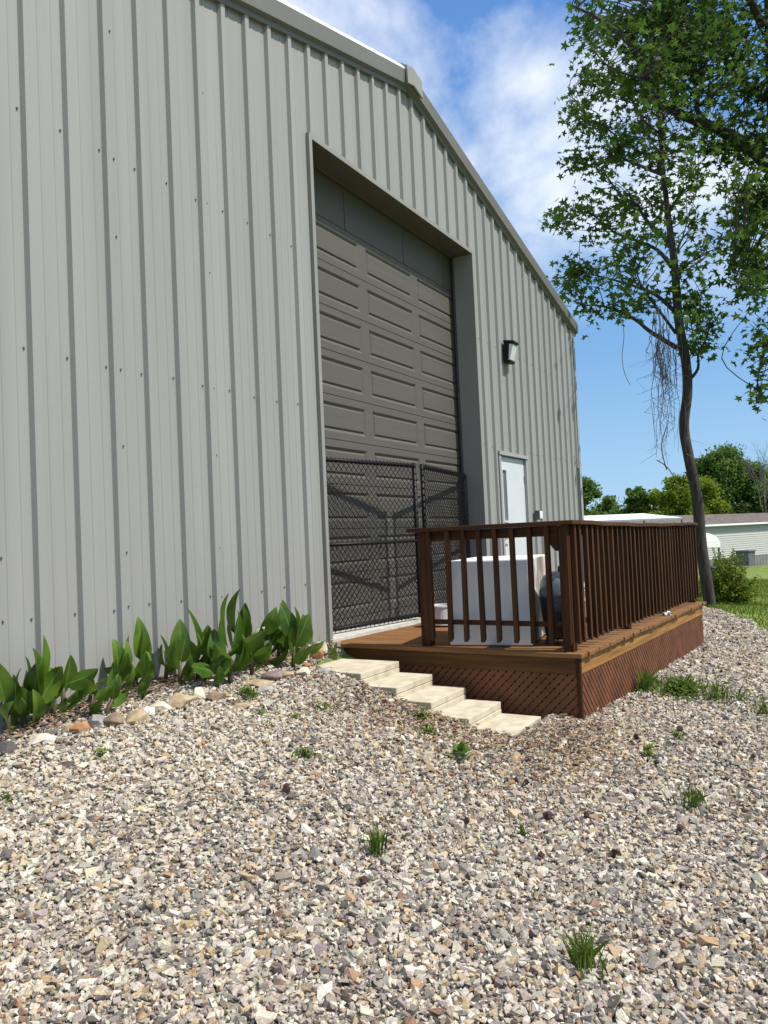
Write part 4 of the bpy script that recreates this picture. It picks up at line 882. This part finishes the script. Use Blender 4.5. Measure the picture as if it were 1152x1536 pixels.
b = MB(); q0 = q-hx*1.1+zz-nv*.06; q1 = q+hx*1.1+zz-nv*.06; z3 = np.array([0, 0, .07]); b.add([q0, q1, q1+hy*1.15, q0+hy*1.15, q0+z3, q1+z3, q1+hy*1.15+z3, q0+hy*1.15+z3], [(0, 1, 5, 4), (1, 2, 6, 5), (2, 3, 7, 6), (3, 0, 4, 7), (4, 5, 6, 7), (3, 2, 1, 0)]); b.build('lid', m_pvc, t)

# background trees
def far_tree(name, label, cx_, top, wpx, depth, m, n, ls, blobs=26, low=800, seed=0, sparse=False):
    random.seed(seed); pxm = FPX/depth; base = at(cx_, 800, depth); base[2] = -3.2; topz = at(cx_, top, depth)[2]; Rr = wpx/2/pxm; Hh = topz-base[2]
    t = thing(name, label, 'tree', tuple(base), 0, 'trees beyond the mobile home'); n = int(n*4.2); blobs = int(blobs*2.4); b = MB(); tr = [base, base+np.array([.1, .1, Hh*.4]), base+np.array([0, .2, Hh*.8])]
    P_, ra = smooth_path(tr, [Hh*.03, Hh*.02, Hh*.006], 4); b.tube(P_, ra, 8); LP = []
    for i in range(blobs):
        f = random.random(); zz = base[2]+Hh*(.12+.80*f); rr = Rr*math.sin(math.pi*(.28+.62*f))**.7*.9; a = random.uniform(0, 6.28); q = math.sqrt(random.random())*rr; c = np.array([base[0]+q*math.cos(a), base[1]+q*math.sin(a), zz]); br = Rr*random.choice((.18, .22, .3, .4, .45))
        if c[2]+br*.8 > topz: c[2] = topz-br*.8
        b.tube([P_[min(len(P_)-1, int(f*len(P_)))], c], [Hh*.006, Hh*.002], 5, 0, False)
        m_ = n//blobs; d = rng.normal(size=(m_, 3)); d /= np.linalg.norm(d, axis=1)[:, None]; d *= (rng.random((m_, 1))**.35)*br*np.array([1, 1, .85])*rng.uniform(.65, 1.32, (m_, 1)); LP.append(c+d)
    b.build('trunk', m_bark, t, smooth=True); V, F = leaf_cloud(np.concatenate(LP), ls*.85, .3, False); parent_keep(big_mesh('crown', V, F, m), t)
far_tree('leafy_tree', 'tall dark green tree behind the mobile home roof, tallest of the far trees', 1092, 666, 92, 84, m_far1, 6500, .42, 40, seed=1)
far_tree('leafy_tree', 'dark green tree beside the tallest far tree, right of the leaning trunk', 1058, 682, 56, 86, m_far1, 3800, .42, 26, seed=2)
far_tree('leafy_tree', 'dark green tree at the right photo edge behind the mobile home', 1140, 690, 80, 82, m_far1, 4800, .42, 30, seed=3)
far_tree('leafy_tree', 'bright yellow green rounded tree with the leaning trunk in front of it', 1018, 710, 74, 70, m_far2, 5200, .30, 34, seed=4)
far_tree('leafy_tree', 'bright yellow green tree just right of the leaning trunk', 1058, 714, 66, 71, m_far2, 4200, .30, 28, seed=5)
far_tree('leafy_tree', 'mid green tree at the left of the yellow green pair', 958, 724, 50, 74, m_far3, 3600, .32, 26, seed=6)
far_tree('leafy_tree', 'dark green tree showing past the corner of the metal building', 880, 712, 62, 78, m_far3, 4200, .36, 28, seed=7)
far_tree('leafy_tree', 'small green tree between the building corner tree and the gap of sky', 913, 738, 40, 80, m_far3, 2400, .34, 18, seed=8)
far_tree('leafy_tree', 'yellow green tree low between the mid green and rounded ones', 985, 722, 44, 73, m_far2, 2600, .30, 20, seed=9)
V_, F_ = [], []
random.seed(3); LPs = []
for i in range(230):
    q = at(random.uniform(830, 1330), 800, random.uniform(88, 112)); hh = random.uniform(5.0, 7.6); c = np.array([q[0], q[1], -3.2+hh*.5]); d = rng.normal(size=(90, 3)); d /= np.linalg.norm(d, axis=1)[:, None]; LPs.append(c+d*np.array([1.8, 1.8, hh*.5])*(rng.random((90, 1))**.4))
V, F = leaf_cloud(np.concatenate(LPs), .55, .3, False); tag(big_mesh('far_woods', V, F, m_far1), 'low green woods far behind the mobile home', 'woods', kind='stuff')
# bare tree
t = thing('bare_tree', 'thin bare grey tree at the right photo edge beside the dark green trees', 'tree', tuple(at(1150, 800, 76)), 0, 'trees beyond the mobile home'); b = MB(); b2 = MB(); random.seed(12)
def grow(p, d, L, r, lev, bb):
    q = p+d*L; bb.tube([p, p*.5+q*.5+rng.normal(size=3)*L*.04, q], [r, r*.8, r*.55], 5, 0, False)
    if lev == 0: return
    for k in range(3 if lev > 1 else 4):
        dd = d+rng.normal(size=3)*.42; dd[2] += .15; dd /= np.linalg.norm(dd); grow(p*.25+q*.75 if k else q, dd, L*random.uniform(.55, .75), r*.5, lev-1, b2)
p0 = at(1152, 800, 76); p0[2] = -3.2; grow(p0, np.array([.02, .02, 1.]), 4.6, .14, 5, b); b.build('trunk', m_vine, t); b2.build('branches', m_vine, t)
